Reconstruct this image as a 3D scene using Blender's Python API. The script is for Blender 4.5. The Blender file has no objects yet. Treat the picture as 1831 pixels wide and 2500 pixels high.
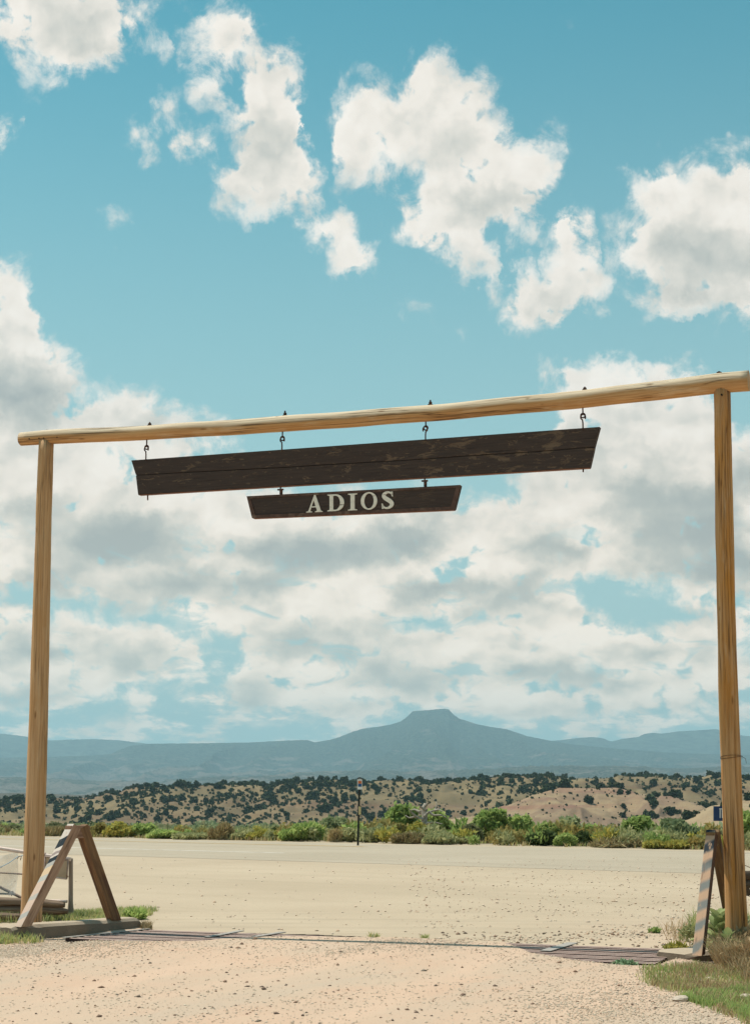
import bpy, math, random
import numpy as np
from mathutils import Vector, Matrix
R = math.radians
rng = np.random.default_rng(7)
random.seed(7)
SC = bpy.context.scene
COL = SC.collection

# ---------------------------------------------------------------- camera
FPX = 3600.0            # focal length in units of a 1652 px wide picture
CX, CY, HORIZON = 826.0, 1128.0, 1760.0
PITCH = math.atan((HORIZON - CY) / FPX)
EYE = 1.6
cam_data = bpy.data.cameras.new('camera')
cam = bpy.data.objects.new('camera', cam_data)
COL.objects.link(cam)
cam.location = (0, 0, EYE)
cam.rotation_euler = (math.pi / 2 + PITCH, 0, 0)
cam_data.sensor_fit = 'HORIZONTAL'
cam_data.sensor_width = 51.1
cam_data.lens = 51.1 * FPX / 1652.0
cam_data.clip_start = 0.1
cam_data.clip_end = 90000
SC.camera = cam

def ray(px, py):
    c = np.array([(px - CX) / FPX, 1.0, -(py - CY) / FPX])
    cp, sp = math.cos(PITCH), math.sin(PITCH)
    return np.array([c[0], c[1] * cp - c[2] * sp, c[1] * sp + c[2] * cp])
def on_z(px, py, z=0.0):
    d = ray(px, py); t = (z - EYE) / d[2]
    return np.array([d[0] * t, d[1] * t, z])
def on_y(px, py, y):
    d = ray(px, py); t = y / d[1]
    return np.array([d[0] * t, y, EYE + d[2] * t])
def on_plane(px, py, p0, n):
    d = ray(px, py); o = np.array([0, 0, EYE])
    t = np.dot(np.array(p0) - o, n) / np.dot(d, n)
    return o + d * t
def to_px(x, y, z):
    cp, sp = math.cos(PITCH), math.sin(PITCH)
    z = z - EYE
    f = y * cp + z * sp; u = -y * sp + z * cp
    return CX + FPX * x / f, CY - FPX * u / f

# ---------------------------------------------------------------- sun, sky, exposure
SUN_EL = R(64)
SUN_H = np.array([-0.90, 0.44]); SUN_H = SUN_H / np.linalg.norm(SUN_H)
SUN = np.array([SUN_H[0] * math.cos(SUN_EL), SUN_H[1] * math.cos(SUN_EL), math.sin(SUN_EL)])
sd = bpy.data.lights.new('sun', 'SUN'); sun = bpy.data.objects.new('sun', sd); COL.objects.link(sun)
sd.energy = 5.0; sd.angle = R(0.5); sd.color = (1.0, 0.93, 0.82)
sun.rotation_euler = Vector((-SUN[0], -SUN[1], -SUN[2])).to_track_quat('-Z', 'Y').to_euler()
sun.location = (0, 0, 50)
SC.view_settings.view_transform = 'Standard'
SC.view_settings.look = 'None'
SC.view_settings.exposure = 0.0
SC.view_settings.gamma = 1.0
SC.view_settings.use_curve_mapping = False
SC.cycles.max_bounces = 6
SC.cycles.diffuse_bounces = 3
SC.cycles.volume_bounces = 0
SC.cycles.transparent_max_bounces = 8
SC.cycles.use_denoising = True
SC.cycles.adaptive_threshold = 0.01

class NT:
    """small helper for building node trees"""
    def __init__(s, tree): s.t = tree; s.n = tree.nodes; s.l = tree.links
    def put(s, sock, v):
        if v is None: return
        if isinstance(v, bpy.types.NodeSocket): s.l.new(v, sock)
        else:
            try: sock.default_value = v
            except Exception:
                sock.default_value = (v, v, v) if not hasattr(v, '__len__') else (tuple(v) + (1.0,) if len(v) == 3 else v)
    def m(s, op, a, b=None, c=None, clamp=False):
        n = s.n.new('ShaderNodeMath'); n.operation = op; n.use_clamp = clamp
        for i, v in enumerate((a, b, c)): s.put(n.inputs[i], v)
        return n.outputs[0]
    def v(s, op, a, b=None, c=None):
        n = s.n.new('ShaderNodeVectorMath'); n.operation = op
        s.put(n.inputs[0], a)
        if op == 'SCALE': s.put(n.inputs[3], b)
        else:
            s.put(n.inputs[1], b)
            if c is not None: s.put(n.inputs[2], c)
        return n.outputs['Value'] if op in ('LENGTH', 'DOT_PRODUCT', 'DISTANCE') else n.outputs[0]
    def mix(s, f, a, b, mode='MIX'):
        n = s.n.new('ShaderNodeMix'); n.data_type = 'RGBA'; n.blend_type = mode
        s.put(n.inputs[0], f); s.put(n.inputs[6], a); s.put(n.inputs[7], b)
        return n.outputs[2]
    def mr(s, x, a, b, c=0.0, d=1.0, smooth=False):
        n = s.n.new('ShaderNodeMapRange'); n.interpolation_type = 'SMOOTHSTEP' if smooth else 'LINEAR'
        for i, v in enumerate((x, a, b, c, d)): s.put(n.inputs[i], v)
        return n.outputs[0]
    def noise(s, vec, scale, detail=4, rough=0.55, dist=0.0, col=False, dim='3D'):
        n = s.n.new('ShaderNodeTexNoise'); n.noise_dimensions = dim; s.put(n.inputs['Vector'], vec)
        n.inputs['Scale'].default_value = scale; n.inputs['Detail'].default_value = detail
        n.inputs['Roughness'].default_value = rough; n.inputs['Distortion'].default_value = dist
        return n.outputs[1 if col else 0]
    def voro(s, vec, scale, detail=0, rough=0.5, dim='3D', smooth=None):
        n = s.n.new('ShaderNodeTexVoronoi'); n.voronoi_dimensions = dim; s.put(n.inputs['Vector'], vec)
        if smooth is not None: n.feature = 'SMOOTH_F1'; n.inputs['Smoothness'].default_value = smooth
        n.inputs['Scale'].default_value = scale; n.inputs['Detail'].default_value = detail
        n.inputs['Roughness'].default_value = rough
        return n.outputs['Distance']
    def xyz(s, vec):
        n = s.n.new('ShaderNodeSeparateXYZ'); s.put(n.inputs[0], vec); return n.outputs
    def comb(s, a, b, c):
        n = s.n.new('ShaderNodeCombineXYZ')
        for i, v in enumerate((a, b, c)): s.put(n.inputs[i], v)
        return n.outputs[0]
    def ramp(s, f, stops, interp='LINEAR'):
        n = s.n.new('ShaderNodeValToRGB'); s.put(n.inputs[0], f); cr = n.color_ramp; cr.interpolation = interp
        while len(cr.elements) < len(stops): cr.elements.new(0.5)
        for i, (p, c) in enumerate(stops):
            e = cr.elements[i]; e.position = p; e.color = (c[0], c[1], c[2], 1) if hasattr(c, '__len__') else (c, c, c, 1)
        return n.outputs[0]

# cloud cover: soft ellipses over the part of the sky in view (given as places in the photograph), turned into a coarse
# azimuth/elevation table that the world shader reads and breaks up with noise
# (x, y, rx, ry, turn, amount)
CLOUDS = [
 (60,50,80,50,0,1),(200,50,105,70,0,1),(150,100,100,35,0,.9),(60,940,160,60,0,1),(200,990,200,70,0,1),(1480,900,130,70,0,1),(1320,1000,110,70,0,1),(1230,985,40,50,0,.9),
 (120,0,175,75,0,1),(190,70,110,70,0,1),(60,20,100,45,0,.9),(255,40,60,90,0,.8),(190,128,90,28,0,.5),
 (500,55,48,50,25,.85),(540,95,32,48,0,.8),(440,150,62,30,5,.8),(490,150,45,45,0,.75),(470,195,55,28,10,.5),(450,10,60,20,0,.4),(600,118,40,25,0,.75),
 (595,190,72,75,8,1),(590,260,95,90,0,1),(655,250,42,75,0,.85),(600,330,75,70,0,1),(550,400,72,48,-10,.95),(640,400,70,48,0,.95),(590,440,90,30,0,.6),
 (660,480,48,28,30,.8),(700,460,40,42,0,.7),(735,520,52,42,40,.85),(775,565,50,28,30,.8),(835,540,38,18,-35,.7),
 (370,262,45,12,35,.75),(410,310,42,16,50,.8),(455,300,34,24,0,.7),(405,350,18,22,0,.55),(265,290,32,9,30,.7),(320,312,40,14,25,.45),
 (195,378,30,11,0,.6),(240,408,18,8,0,.55),(285,410,16,8,0,.35),(262,490,34,9,-25,.5),(235,525,8,28,0,.35),(185,200,26,6,0,.3),(30,170,16,26,20,.4),(95,165,40,16,25,.35),
 (365,75,16,18,0,.4),(338,118,18,10,0,.35),(0,295,20,30,0,.7),
 (940,190,52,55,0,1),(1010,225,70,50,25,1),(800,265,80,62,-15,1),(775,330,55,58,0,.95),(880,270,70,60,0,1),(860,350,80,40,0,.85),
 (1020,320,105,85,25,1),(1120,400,105,90,30,1),(1010,430,95,80,0,1),(1180,400,60,75,0,.9),(960,500,75,45,0,.95),(1040,530,55,55,60,.85),(1072,585,20,42,0,.75),(920,470,40,50,0,.8),
 (1252,530,46,60,10,.95),(1240,600,60,55,0,.85),(1145,655,50,45,0,.9),(1200,670,95,45,0,.9),(1290,630,45,60,0,.65),(1150,705,50,22,0,.6),
 (1030,710,38,15,-10,.7),(970,695,12,30,10,.35),(675,660,34,9,0,.55),(915,680,20,20,0,.25),(1170,560,25,40,0,.3),(1330,600,25,18,0,.35),(1255,35,12,25,0,.25),(1540,0,25,8,0,.4),
 (1475,420,75,55,0,1),(1600,425,75,70,0,1),(1560,530,165,115,0,1),(1640,580,110,110,0,1),(1435,560,60,60,0,.95),(1500,650,75,42,0,.9),(1650,660,60,38,0,.8),
 (10,650,58,62,0,1),(40,700,58,42,0,1),(10,745,60,40,0,1),(45,800,85,60,0,1),(110,820,48,58,0,1),(60,890,100,60,0,1),(0,860,80,90,0,1),
 (150,935,150,52,0,1),(255,920,75,32,0,.95),(300,960,80,50,0,.9),(220,860,60,10,12,.28),(260,875,120,20,14,.44),(370,930,140,34,16,.46),(440,985,110,30,10,.5),
 (120,1040,220,90,0,1),(360,1040,90,60,0,1),(420,1110,110,60,0,1),(250,1150,300,90,0,1),(100,1230,220,80,0,1),(480,1150,80,60,0,1),
 (500,1100,40,14,0,.45),(590,1125,90,55,0,1),(560,1180,120,80,0,1),(760,1170,160,70,0,1),(940,1165,130,60,0,1),(960,1060,120,26,8,.35),
 (760,1240,300,70,0,1),(450,1260,220,60,0,1),(300,1290,200,45,0,1),(150,1295,90,30,0,1),(640,1310,330,60,0,1),(860,1310,200,60,0,1),
 (1060,1160,70,45,0,1),(1140,1125,60,45,0,1),(1200,1110,60,55,0,1),(1240,1040,45,60,0,1),(1290,880,62,62,0,1),(1370,860,75,52,0,1),(1450,860,65,50,0,1),(1270,950,60,45,0,1),
 (1400,950,160,90,0,1),(1530,1000,150,110,0,1),(1360,1080,190,110,0,1),(1600,1130,150,160,0,1),(1180,1200,220,90,0,1),(1430,1210,180,70,0,1),(1620,1290,120,40,0,.9),
 (1180,1330,110,80,0,1),(1060,1290,140,70,0,1),(1250,1360,60,60,0,1),(1320,1395,60,45,0,1),(1400,1440,150,52,0,1),(1550,1410,100,52,0,1),(1530,1310,70,40,0,.8),(1600,1370,60,40,0,.8),
 (1225,845,30,26,0,.9),
 (20,1390,75,52,0,1),(60,1450,100,50,0,1),(210,1400,95,38,0,1),(300,1430,130,42,0,1),(160,1360,30,24,0,.7),(390,1460,52,40,0,1),(260,1470,190,36,0,.95),(120,1510,160,30,0,.85),
 (560,1380,200,40,0,.95),(700,1400,180,50,0,1),(860,1440,250,55,0,1),(600,1470,90,45,0,1),(760,1500,240,42,0,1),(1100,1440,190,60,0,1),(1000,1400,70,55,0,1),(1200,1470,170,45,0,1),
 (1060,1530,280,36,0,.95),(1380,1520,200,38,0,.95),(1560,1490,130,40,0,1),(330,1530,140,20,0,.7),(600,1545,150,22,0,.75),(220,1560,80,9,0,.6),(310,1595,95,14,0,.7),(60,1570,90,16,0,.6),
 (820,1565,130,14,0,.7),(640,1590,90,14,0,.65),(1200,1575,200,16,0,.7),(1480,1560,170,16,0,.75),(1250,1610,170,10,0,.6),(1500,1590,120,10,0,.5),(0,1500,60,30,0,.8),(700,1620,60,8,0,.4),
]
HOLES = [(707,250,17,60,0,1),(708,340,20,60,-8,1),(712,430,22,40,-20,.8),(1108,600,16,50,15,.9),(1170,590,24,40,0,.5),(1390,1335,120,42,10,1),(1300,1290,50,26,30,.9),(935,1374,58,17,5,1),(1285,1470,60,8,0,.5),(170,1342,150,17,3,1),(340,1372,60,14,20,.8),(475,1450,42,36,10,1),(480,1410,40,16,0,.6),
 (520,1098,18,10,20,.8),(1610,885,40,26,10,1),(1640,905,30,20,0,.8),(868,372,20,12,20,.55),(1190,430,16,34,0,.55),(1080,290,6,10,0,.4),(860,300,14,12,0,.4),(1175,360,18,10,30,.4),
 (270,75,16,22,0,.35),(560,352,36,12,0,.55),(1180,1390,30,14,0,.3),(700,1345,60,8,0,.35),(100,870,14,6,0,.2),(1090,500,26,12,0,.45)]
GREYS = [(45,865,95,52,0,.95),(240,1195,190,50,0,.95),(60,1290,110,30,0,.7),(120,1140,120,40,0,.5),(700,1215,150,42,0,1),(880,1190,95,42,0,.9),(340,1305,170,24,0,.75),(560,1290,120,26,0,.55),
 (960,1290,95,26,0,.75),(1190,1200,90,34,0,.6),(1500,1170,130,80,0,1),(1420,1080,90,50,0,.5),(1600,1250,90,40,0,.9),(1640,1060,70,40,0,.4),(1150,1330,60,38,0,.6),(1090,1380,80,24,0,.55),(1190,1480,95,26,0,.6),
 (80,1445,100,22,0,.7),(280,1455,120,22,0,.6),(760,1440,160,22,0,.45),(1330,1505,150,20,0,.6),(880,1490,150,18,0,.5),(1500,1450,110,20,0,.5),(560,1500,120,14,0,.45),(60,1540,90,12,0,.5),
 (605,350,60,60,0,.36),(590,430,70,24,0,.4),(930,290,60,40,0,.3),(840,350,60,22,0,.4),(1560,570,110,70,0,.42),(1500,650,110,24,0,.45),(120,60,90,50,0,.2),(200,120,90,26,0,.42),(1060,450,90,50,0,.34),(1130,460,70,26,0,.4),(1240,690,50,16,0,.3),(1190,690,60,18,0,.35),(1290,1000,60,50,0,.35),(0,780,60,30,0,.35),(580,1400,120,20,0,.3),(1060,1060,40,30,0,0)]
AZ0, AZ1, EL0, EL1 = -15.5, 15.5, -0.5, 28.5
NCOL, NROW = 64, 46
def blob_field(lst, X, Y, comb='max'):
    out = np.zeros_like(X)
    for (x, y, rx, ry, turn, a) in lst:
        c, s_ = math.cos(R(turn)), math.sin(R(turn))
        dx, dy = X - x, Y - y
        u = (dx * c + dy * s_) / rx; w = (-dx * s_ + dy * c) / ry
        r = np.sqrt(u * u + w * w) / (1.08 if comb == 'max' and rx > 34 and rx > 0 else 1.0)
        f = a * np.clip(1.5 - 1.0 * r ** 1.3, 0, 1.5)
        out = np.maximum(out, f)
    return out
def cloud_table():
    az = np.radians(np.linspace(AZ0, AZ1, NCOL))[None, :]; el = np.radians(EL0 + (EL1 - EL0) * (np.arange(NROW) / (NROW - 1)) ** (1 / 0.62))[:, None]
    x = np.sin(az) * np.cos(el); y = np.cos(az) * np.cos(el); z = np.sin(el) + 0 * az
    X, Y = to_px(x, y, z + EYE)
    cov = blob_field(CLOUDS, X, Y); hol = blob_field(HOLES, X, Y, 'hole'); gr = blob_field(GREYS, X, Y)
    cov = np.clip(cov - 0.95 * hol, 0, 1.5) / 1.5
    # how wispy: less where the amount is low
    return cov, np.clip(gr / 1.1, 0, 1)

def cloud_rows():
    # one small node group per row of the table, chained so that the shader keeps few values alive at once
    cov, gr = cloud_table(); half = NCOL // 2; out = []
    for k in range(NROW):
        g = bpy.data.node_groups.new('cloud_row', 'ShaderNodeTree')
        for nm, ty in (('a', 'Float'), ('b', 'Float'), ('sel', 'Float'), ('row', 'Float'), ('prev', 'Color')):
            g.interface.new_socket(nm, in_out='INPUT', socket_type='NodeSocket' + ty)
        g.interface.new_socket('out', in_out='OUTPUT', socket_type='NodeSocketColor')
        n = NT(g); gi = n.n.new('NodeGroupInput').outputs; go = n.n.new('NodeGroupOutput')
        dep = n.m('MULTIPLY', gi[4], 1e-7)
        A = n.ramp(n.m('ADD', gi[0], dep), [(i / (half - 1), (cov[k, i], gr[k, i], 0)) for i in range(half)])
        B = n.ramp(n.m('ADD', gi[1], dep), [(i / (half - 1), (cov[k, i + half], gr[k, i + half], 0)) for i in range(half)])
        f = n.m('SUBTRACT', gi[3], k - 1, clamp=True) if k else 1.0
        n.l.new(n.mix(f, gi[4], n.mix(gi[2], A, B)), go.inputs[0])
        out.append(g)
    return out
def build_world():
    rows = cloud_rows()
    w = bpy.data.worlds.new('World'); SC.world = w; w.use_nodes = True
    t = NT(w.node_tree); w.node_tree.nodes.clear()
    STR = 0.1
    geo = t.n.new('ShaderNodeTexCoord'); D = t.v('NORMALIZE', geo.outputs['Generated'])
    sky = t.n.new('ShaderNodeTexSky'); sky.sky_type = 'NISHITA'; sky.sun_disc = False
    sky.sun_elevation = SUN_EL; sky.sun_rotation = math.atan2(SUN[0], SUN[1])
    sky.altitude = 1900; sky.air_density = 1.0; sky.dust_density = 1.2; sky.ozone_density = 1.0
    X, Y, Z = t.xyz(D)
    az = t.m('MULTIPLY', t.m('ARCTAN2', X, Y), 180 / math.pi)
    el = t.m('MULTIPLY', t.m('ARCSINE', Z), 180 / math.pi)
    zz = t.m('MULTIPLY', t.m('POWER', t.m('MAXIMUM', Z, 0.0005), 0.74), 0.95)
    k = t.m('DIVIDE', 2.0, t.m('ADD', 1.0001, Y))
    Q = t.comb(t.m('MULTIPLY', X, k), t.m('MULTIPLY', zz, k), 0.0)       # one flat chart of the whole sky, seam behind
    w1 = t.v('SUBTRACT', t.noise(Q, 16, 2, 0.5, col=True, dim='2D'), (0.5, 0.5, 0.5))
    w2 = t.v('SUBTRACT', t.noise(Q, 55, 5, 0.6, col=True, dim='2D'), (0.5, 0.5, 0.5))
    W = t.xyz(t.v('ADD', t.v('SCALE', w1, 0.8), t.v('SCALE', w2, 1.5)))
    att = t.mr(el, 1, 14, 0.25, 1.0)
    azw = t.m('ADD', az, W[0]); elw = t.m('MULTIPLY_ADD', W[1], att, el)
    c = t.m('MULTIPLY', t.mr(azw, AZ0, AZ1), NCOL - 1)
    r = t.m('MULTIPLY', t.m('POWER', t.mr(elw, EL0, EL1), 0.62), NROW - 1)
    half = NCOL // 2
    ca = t.m('DIVIDE', c, half - 1); cb = t.m('DIVIDE', t.m('SUBTRACT', c, half), half - 1)
    sel = t.m('SUBTRACT', c, half - 1, clamp=True)
    cur = None
    for k in range(NROW):
        g = t.n.new('ShaderNodeGroup'); g.node_tree = rows[k]
        t.put(g.inputs[0], ca); t.put(g.inputs[1], cb); t.put(g.inputs[2], sel); t.put(g.inputs[3], r)
        if cur is not None: t.l.new(cur, g.inputs[4])
        cur = g.outputs[0]
    ch = t.n.new('ShaderNodeSeparateColor'); t.put(ch.inputs[0], cur)
    cov_s, gr_s = ch.outputs[0], ch.outputs[1]
    # unseen cloud outside the table, thinned to cut ambient light on the scene
    far = t.noise(Q, 3.2, 3, 0.5, dim='2D')
    lowband = t.mr(el, 4, 20, 0.18, 0.0)
    far_c = t.mr(t.m('ADD', far, lowband), 0.54, 0.66)
    inside = t.m('MULTIPLY', t.mr(t.m('ABSOLUTE', az), 14.0, 16.5, 1, 0), t.mr(el, 26.5, 29.5, 1, 0))
    nin = t.m('SUBTRACT', 1.0, inside)
    covm = t.m('ADD', t.m('MULTIPLY', t.m('MULTIPLY', cov_s, 1.5), inside), t.m('MULTIPLY', far_c, nin))
    streak = t.noise(t.v('MULTIPLY', Q, (1.0, 2.2, 1.0)), 22, 4, 0.6, dim='2D')
    covm = t.m('MAXIMUM', covm, t.m('MULTIPLY', t.mr(streak, 0.42, 0.62, 0, 0.8), t.m('MULTIPLY', t.mr(el, 3.2, 6.0, 1, 0), t.mr(el, 0.6, 2.2, 0, 1))))
    gm = t.m('ADD', t.m('MULTIPLY', gr_s, inside), t.m('MULTIPLY', t.mr(far_c, .6, 1.0, 0, .55), nin))
    # fine break-up: rounded billows for the full clouds, torn wisps for the thin ones
    puff = t.voro(t.v('ADD', Q, t.v('SCALE', w2, 0.012)), 46, 2.0, 0.55, '2D', 0.35)
    nf = t.noise(Q, 30, 8, 0.68, 0.25, dim='2D')
    full = t.mr(covm, 0.5, 1.1, 0, 1)
    brk = t.m('MULTIPLY', t.m('SUBTRACT', nf, 0.5), t.mr(full, 0, 1, 1.7, 0.95))
    brk = t.m('ADD', brk, t.m('MULTIPLY', t.m('SUBTRACT', 0.42, puff), t.mr(full, 0, 1, 0.2, 0.75)))
    dens = t.m('ADD', covm, brk)
    soft = t.mr(covm, 0.25, 0.9, 0.34, 0.15)
    alpha = t.mr(t.m('ADD', dens, t.mr(covm, 0.15, 0.7, 0.10, 0.0)), t.m('SUBTRACT', 0.44, soft), t.m('ADD', 0.44, soft), 0, 1, smooth=True)
    alpha = t.m('MULTIPLY', alpha, t.mr(covm, 0.02, 0.2, 0, 1, smooth=True))
    alpha = t.m('MULTIPLY', alpha, t.mr(covm, 0.1, 0.8, 0.60, 1.0))
    # relief: the billow height against the height a little toward the sun
    Qs = t.v('ADD', Q, (-0.004, 0.0085, 0.0))
    puff_s = t.voro(t.v('ADD', Qs, t.v('SCALE', w2, 0.012)), 46, 2.0, 0.55, '2D', 0.35)
    big = t.noise(Q, 13, 3, 0.5, dim='2D'); big_s = t.noise(t.v('ADD', Q, (-0.010, 0.026, 0.0)), 13, 3, 0.5, dim='2D')
    rel = t.m('MULTIPLY', t.m('SUBTRACT', puff_s, puff), t.mr(gm, 0.0, 0.8, 0.22, 0.10))
    rel = t.m('ADD', rel, t.m('MULTIPLY', t.m('SUBTRACT', big, big_s), 0.75))
    # flat layered decks low in the sky: bright shoulders over shaded bases
    Ql = t.v('MULTIPLY', Q, (1.0, 1.55, 1.0)); wl = t.v('SCALE', w2, 0.02); ly_s = t.voro(t.v('ADD', t.v('ADD', Ql, (-0.004, 0.019, 0.0)), wl), 17, 2.0, 0.5, '2D', 0.6); ly = t.voro(t.v('ADD', Ql, wl), 17, 2.0, 0.5, '2D', 0.6); lg = t.noise(Ql, 30, 4, 0.6, 0.4, dim='2D')
    rel = t.m('ADD', rel, t.m('MULTIPLY', t.m('SUBTRACT', ly_s, ly), t.mr(el, 6, 17, 0.55, 0.16)))
    gap = t.m('MULTIPLY', t.mr(lg, 0.28, 0.44, 1, 0, True), t.mr(el, 6.5, 10, 0.75, 0.0))
    alpha = t.m('MULTIPLY', alpha, t.m('SUBTRACT', 1.0, gap))
    rim = t.mr(dens, 0.35, 0.95, 0.10, -0.06)
    lit = t.m('ADD', t.m('ADD', 0.80, rel), rim)
    gs = t.m('ADD', gm, t.m('MULTIPLY', t.m('SUBTRACT', nf, 0.5), t.m('MULTIPLY', gm, 0.3)))
    lit = t.m('SUBTRACT', lit, t.m('MULTIPLY', gs, 0.74))
    cl = t.ramp(t.m('MULTIPLY', lit, 1.0, clamp=True), [(0.0, (0.40, 0.435, 0.425)), (0.30, (0.52, 0.54, 0.505)), (0.55, (0.72, 0.70, 0.635)), (0.78, (0.92, 0.86, 0.775)), (1.0, (1.0, 0.945, 0.865))])
    # clouds near the horizon are brightened and warmed against the haze
    cl = t.v('SCALE', cl, t.mr(el, 1.0, 11, 1.26, 1.0)); cl = t.mix(t.mr(el, 2, 14, 1.0, 0.0), cl, t.mix(1.0, cl, (1.13, 0.99, 0.87, 1), 'MULTIPLY'))
    skyc = t.mix(1.0, sky.outputs[0], SKY_TINT, 'MULTIPLY')
    skyc = t.mix(t.mr(el, 2.0, 31, 0.92, 0.0, True), skyc, HORIZON_AIR)
    cloudc = t.v('SCALE', cl, 1.0 / STR)
    fin = t.mix(alpha, skyc, cloudc)
    bg = t.n.new('ShaderNodeBackground'); bg.inputs[1].default_value = STR; t.put(bg.inputs[0], fin)
    out = t.n.new('ShaderNodeOutputWorld'); t.l.new(bg.outputs[0], out.inputs[0])
SKY_TINT = (0.54, 1.56, 1.17, 1)
HORIZON_AIR = (4.5, 6.2, 6.2, 1)
build_world()

# ================================================================ helpers
WM = {}
def wm(o): return WM.get(o.name, Matrix.Identity(4))
def place(o, M=None, parent=None):
    M = M if M is not None else Matrix.Identity(4)
    COL.objects.link(o)
    if parent is not None:
        o.parent = parent; o.matrix_basis = wm(parent).inverted() @ M
    else: o.matrix_basis = M
    WM[o.name] = M.copy()
    return o
def tag(o, label=None, cat=None, group=None, kind=None):
    if label: o['label'] = label
    if cat: o['category'] = cat
    if group: o['group'] = group
    if kind: o['kind'] = kind
    return o
def thing(name, loc, label, cat, group=None):
    o = bpy.data.objects.new(name, None); o.empty_display_size = 0.2
    place(o, Matrix.Translation(Vector([float(v) for v in loc])))
    return tag(o, label, cat, group)
def mesh_np(name, V, F, mat, uv=None, smooth=False):
    """V (n,3); F (m,k) array or list of tuples; uv per corner for array F"""
    me = bpy.data.meshes.new(name)
    V = np.asarray(V, dtype=np.float64)
    if isinstance(F, np.ndarray):
        k = F.shape[1]; m = F.shape[0]
        me.vertices.add(len(V)); me.vertices.foreach_set('co', V.astype(np.float32).ravel())
        me.loops.add(m * k); me.loops.foreach_set('vertex_index', F.astype(np.int32).ravel())
        me.polygons.add(m); me.polygons.foreach_set('loop_start', np.arange(0, m * k, k, dtype=np.int32))
        me.polygons.foreach_set('loop_total', np.full(m, k, dtype=np.int32))
        if uv is not None:
            l = me.uv_layers.new(name='UVMap'); l.data.foreach_set('uv', np.asarray(uv, dtype=np.float32).ravel())
        me.update(calc_edges=True)
    else:
        me.from_pydata([tuple(v) for v in V], [], [tuple(int(i) for i in f) for f in F]); me.update()
    if smooth: me.polygons.foreach_set('use_smooth', np.ones(len(me.polygons), dtype=bool))
    if mat is not None: me.materials.append(mat)
    return me
def obj(name, V, F, mat, parent=None, M=None, uv=None, smooth=False, world=False):
    """world=True: V in world space, converted into the frame M"""
    if world and M is not None:
        Mi = np.array(M.inverted()); V = np.asarray(V) @ Mi[:3, :3].T + Mi[:3, 3]
    elif world and parent is not None:
        M = wm(parent).copy(); Mi = np.array(M.inverted()); V = np.asarray(V) @ Mi[:3, :3].T + Mi[:3, 3]
    o = bpy.data.objects.new(name, mesh_np(name, V, F, mat, uv, smooth))
    return place(o, M, parent)
_T = np.random.default_rng(3).random((512, 512))
def vn(x, y, seed=0):
    x = np.asarray(x, float) + seed * 37.17; y = np.asarray(y, float) + seed * 91.7
    xi = np.floor(x).astype(int); yi = np.floor(y).astype(int); fx = x - xi; fy = y - yi
    fx = fx * fx * (3 - 2 * fx); fy = fy * fy * (3 - 2 * fy)
    a = _T[xi % 512, yi % 512]; b = _T[(xi + 1) % 512, yi % 512]; c = _T[xi % 512, (yi + 1) % 512]; d = _T[(xi + 1) % 512, (yi + 1) % 512]
    return (a * (1 - fx) + b * fx) * (1 - fy) + (c * (1 - fx) + d * fx) * fy
def fbm(x, y, o=4, seed=0, g=0.5):
    s = 0; a = 1; t = 0
    for k in range(o):
        s = s + a * vn(x * 2 ** k, y * 2 ** k, seed + k); t += a; a *= g
    return s / t
def smooth01(x): x = np.clip(x, 0, 1); return x * x * (3 - 2 * x)
def grid_faces(nr, nc, mask=None):
    i = np.arange(nr - 1)[:, None] * nc + np.arange(nc - 1)[None, :]
    f = np.stack([i, i + 1, i + nc + 1, i + nc], -1).reshape(-1, 4)
    return f if mask is None else f[mask.ravel()]
def box_vf(sx, sy, sz, bev=0.0):
    """box centred at the origin, 8 corners or chamfered along its long edges"""
    x, y, z = sx / 2, sy / 2, sz / 2
    if not bev:
        V = [(-x, -y, -z), (x, -y, -z), (x, y, -z), (-x, y, -z), (-x, -y, z), (x, -y, z), (x, y, z), (-x, y, z)]
        return V, [(0, 3, 2, 1), (4, 5, 6, 7), (0, 1, 5, 4), (1, 2, 6, 5), (2, 3, 7, 6), (3, 0, 4, 7)]
    import bmesh
    bm = bmesh.new(); bmesh.ops.create_cube(bm, size=1.0)
    for v in bm.verts: v.co.x *= sx; v.co.y *= sy; v.co.z *= sz
    bmesh.ops.bevel(bm, geom=bm.edges[:], offset=bev, segments=2, affect='EDGES', profile=0.6)
    V = [tuple(v.co) for v in bm.verts]; bm.verts.index_update(); F = [tuple(v.index for v in f.verts) for f in bm.faces]; bm.free()
    return V, F
def frame(origin, xa, za_hint=(0, 0, 1)):
    x = Vector([float(v) for v in xa]).normalized(); z = Vector(za_hint); y = z.cross(x).normalized(); z = x.cross(y).normalized()
    M = Matrix.Identity(4)
    for i, a in enumerate((x, y, z)):
        for j in range(3): M[j][i] = a[j]
    for j in range(3): M[j][3] = float(origin[j])
    return M
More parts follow.
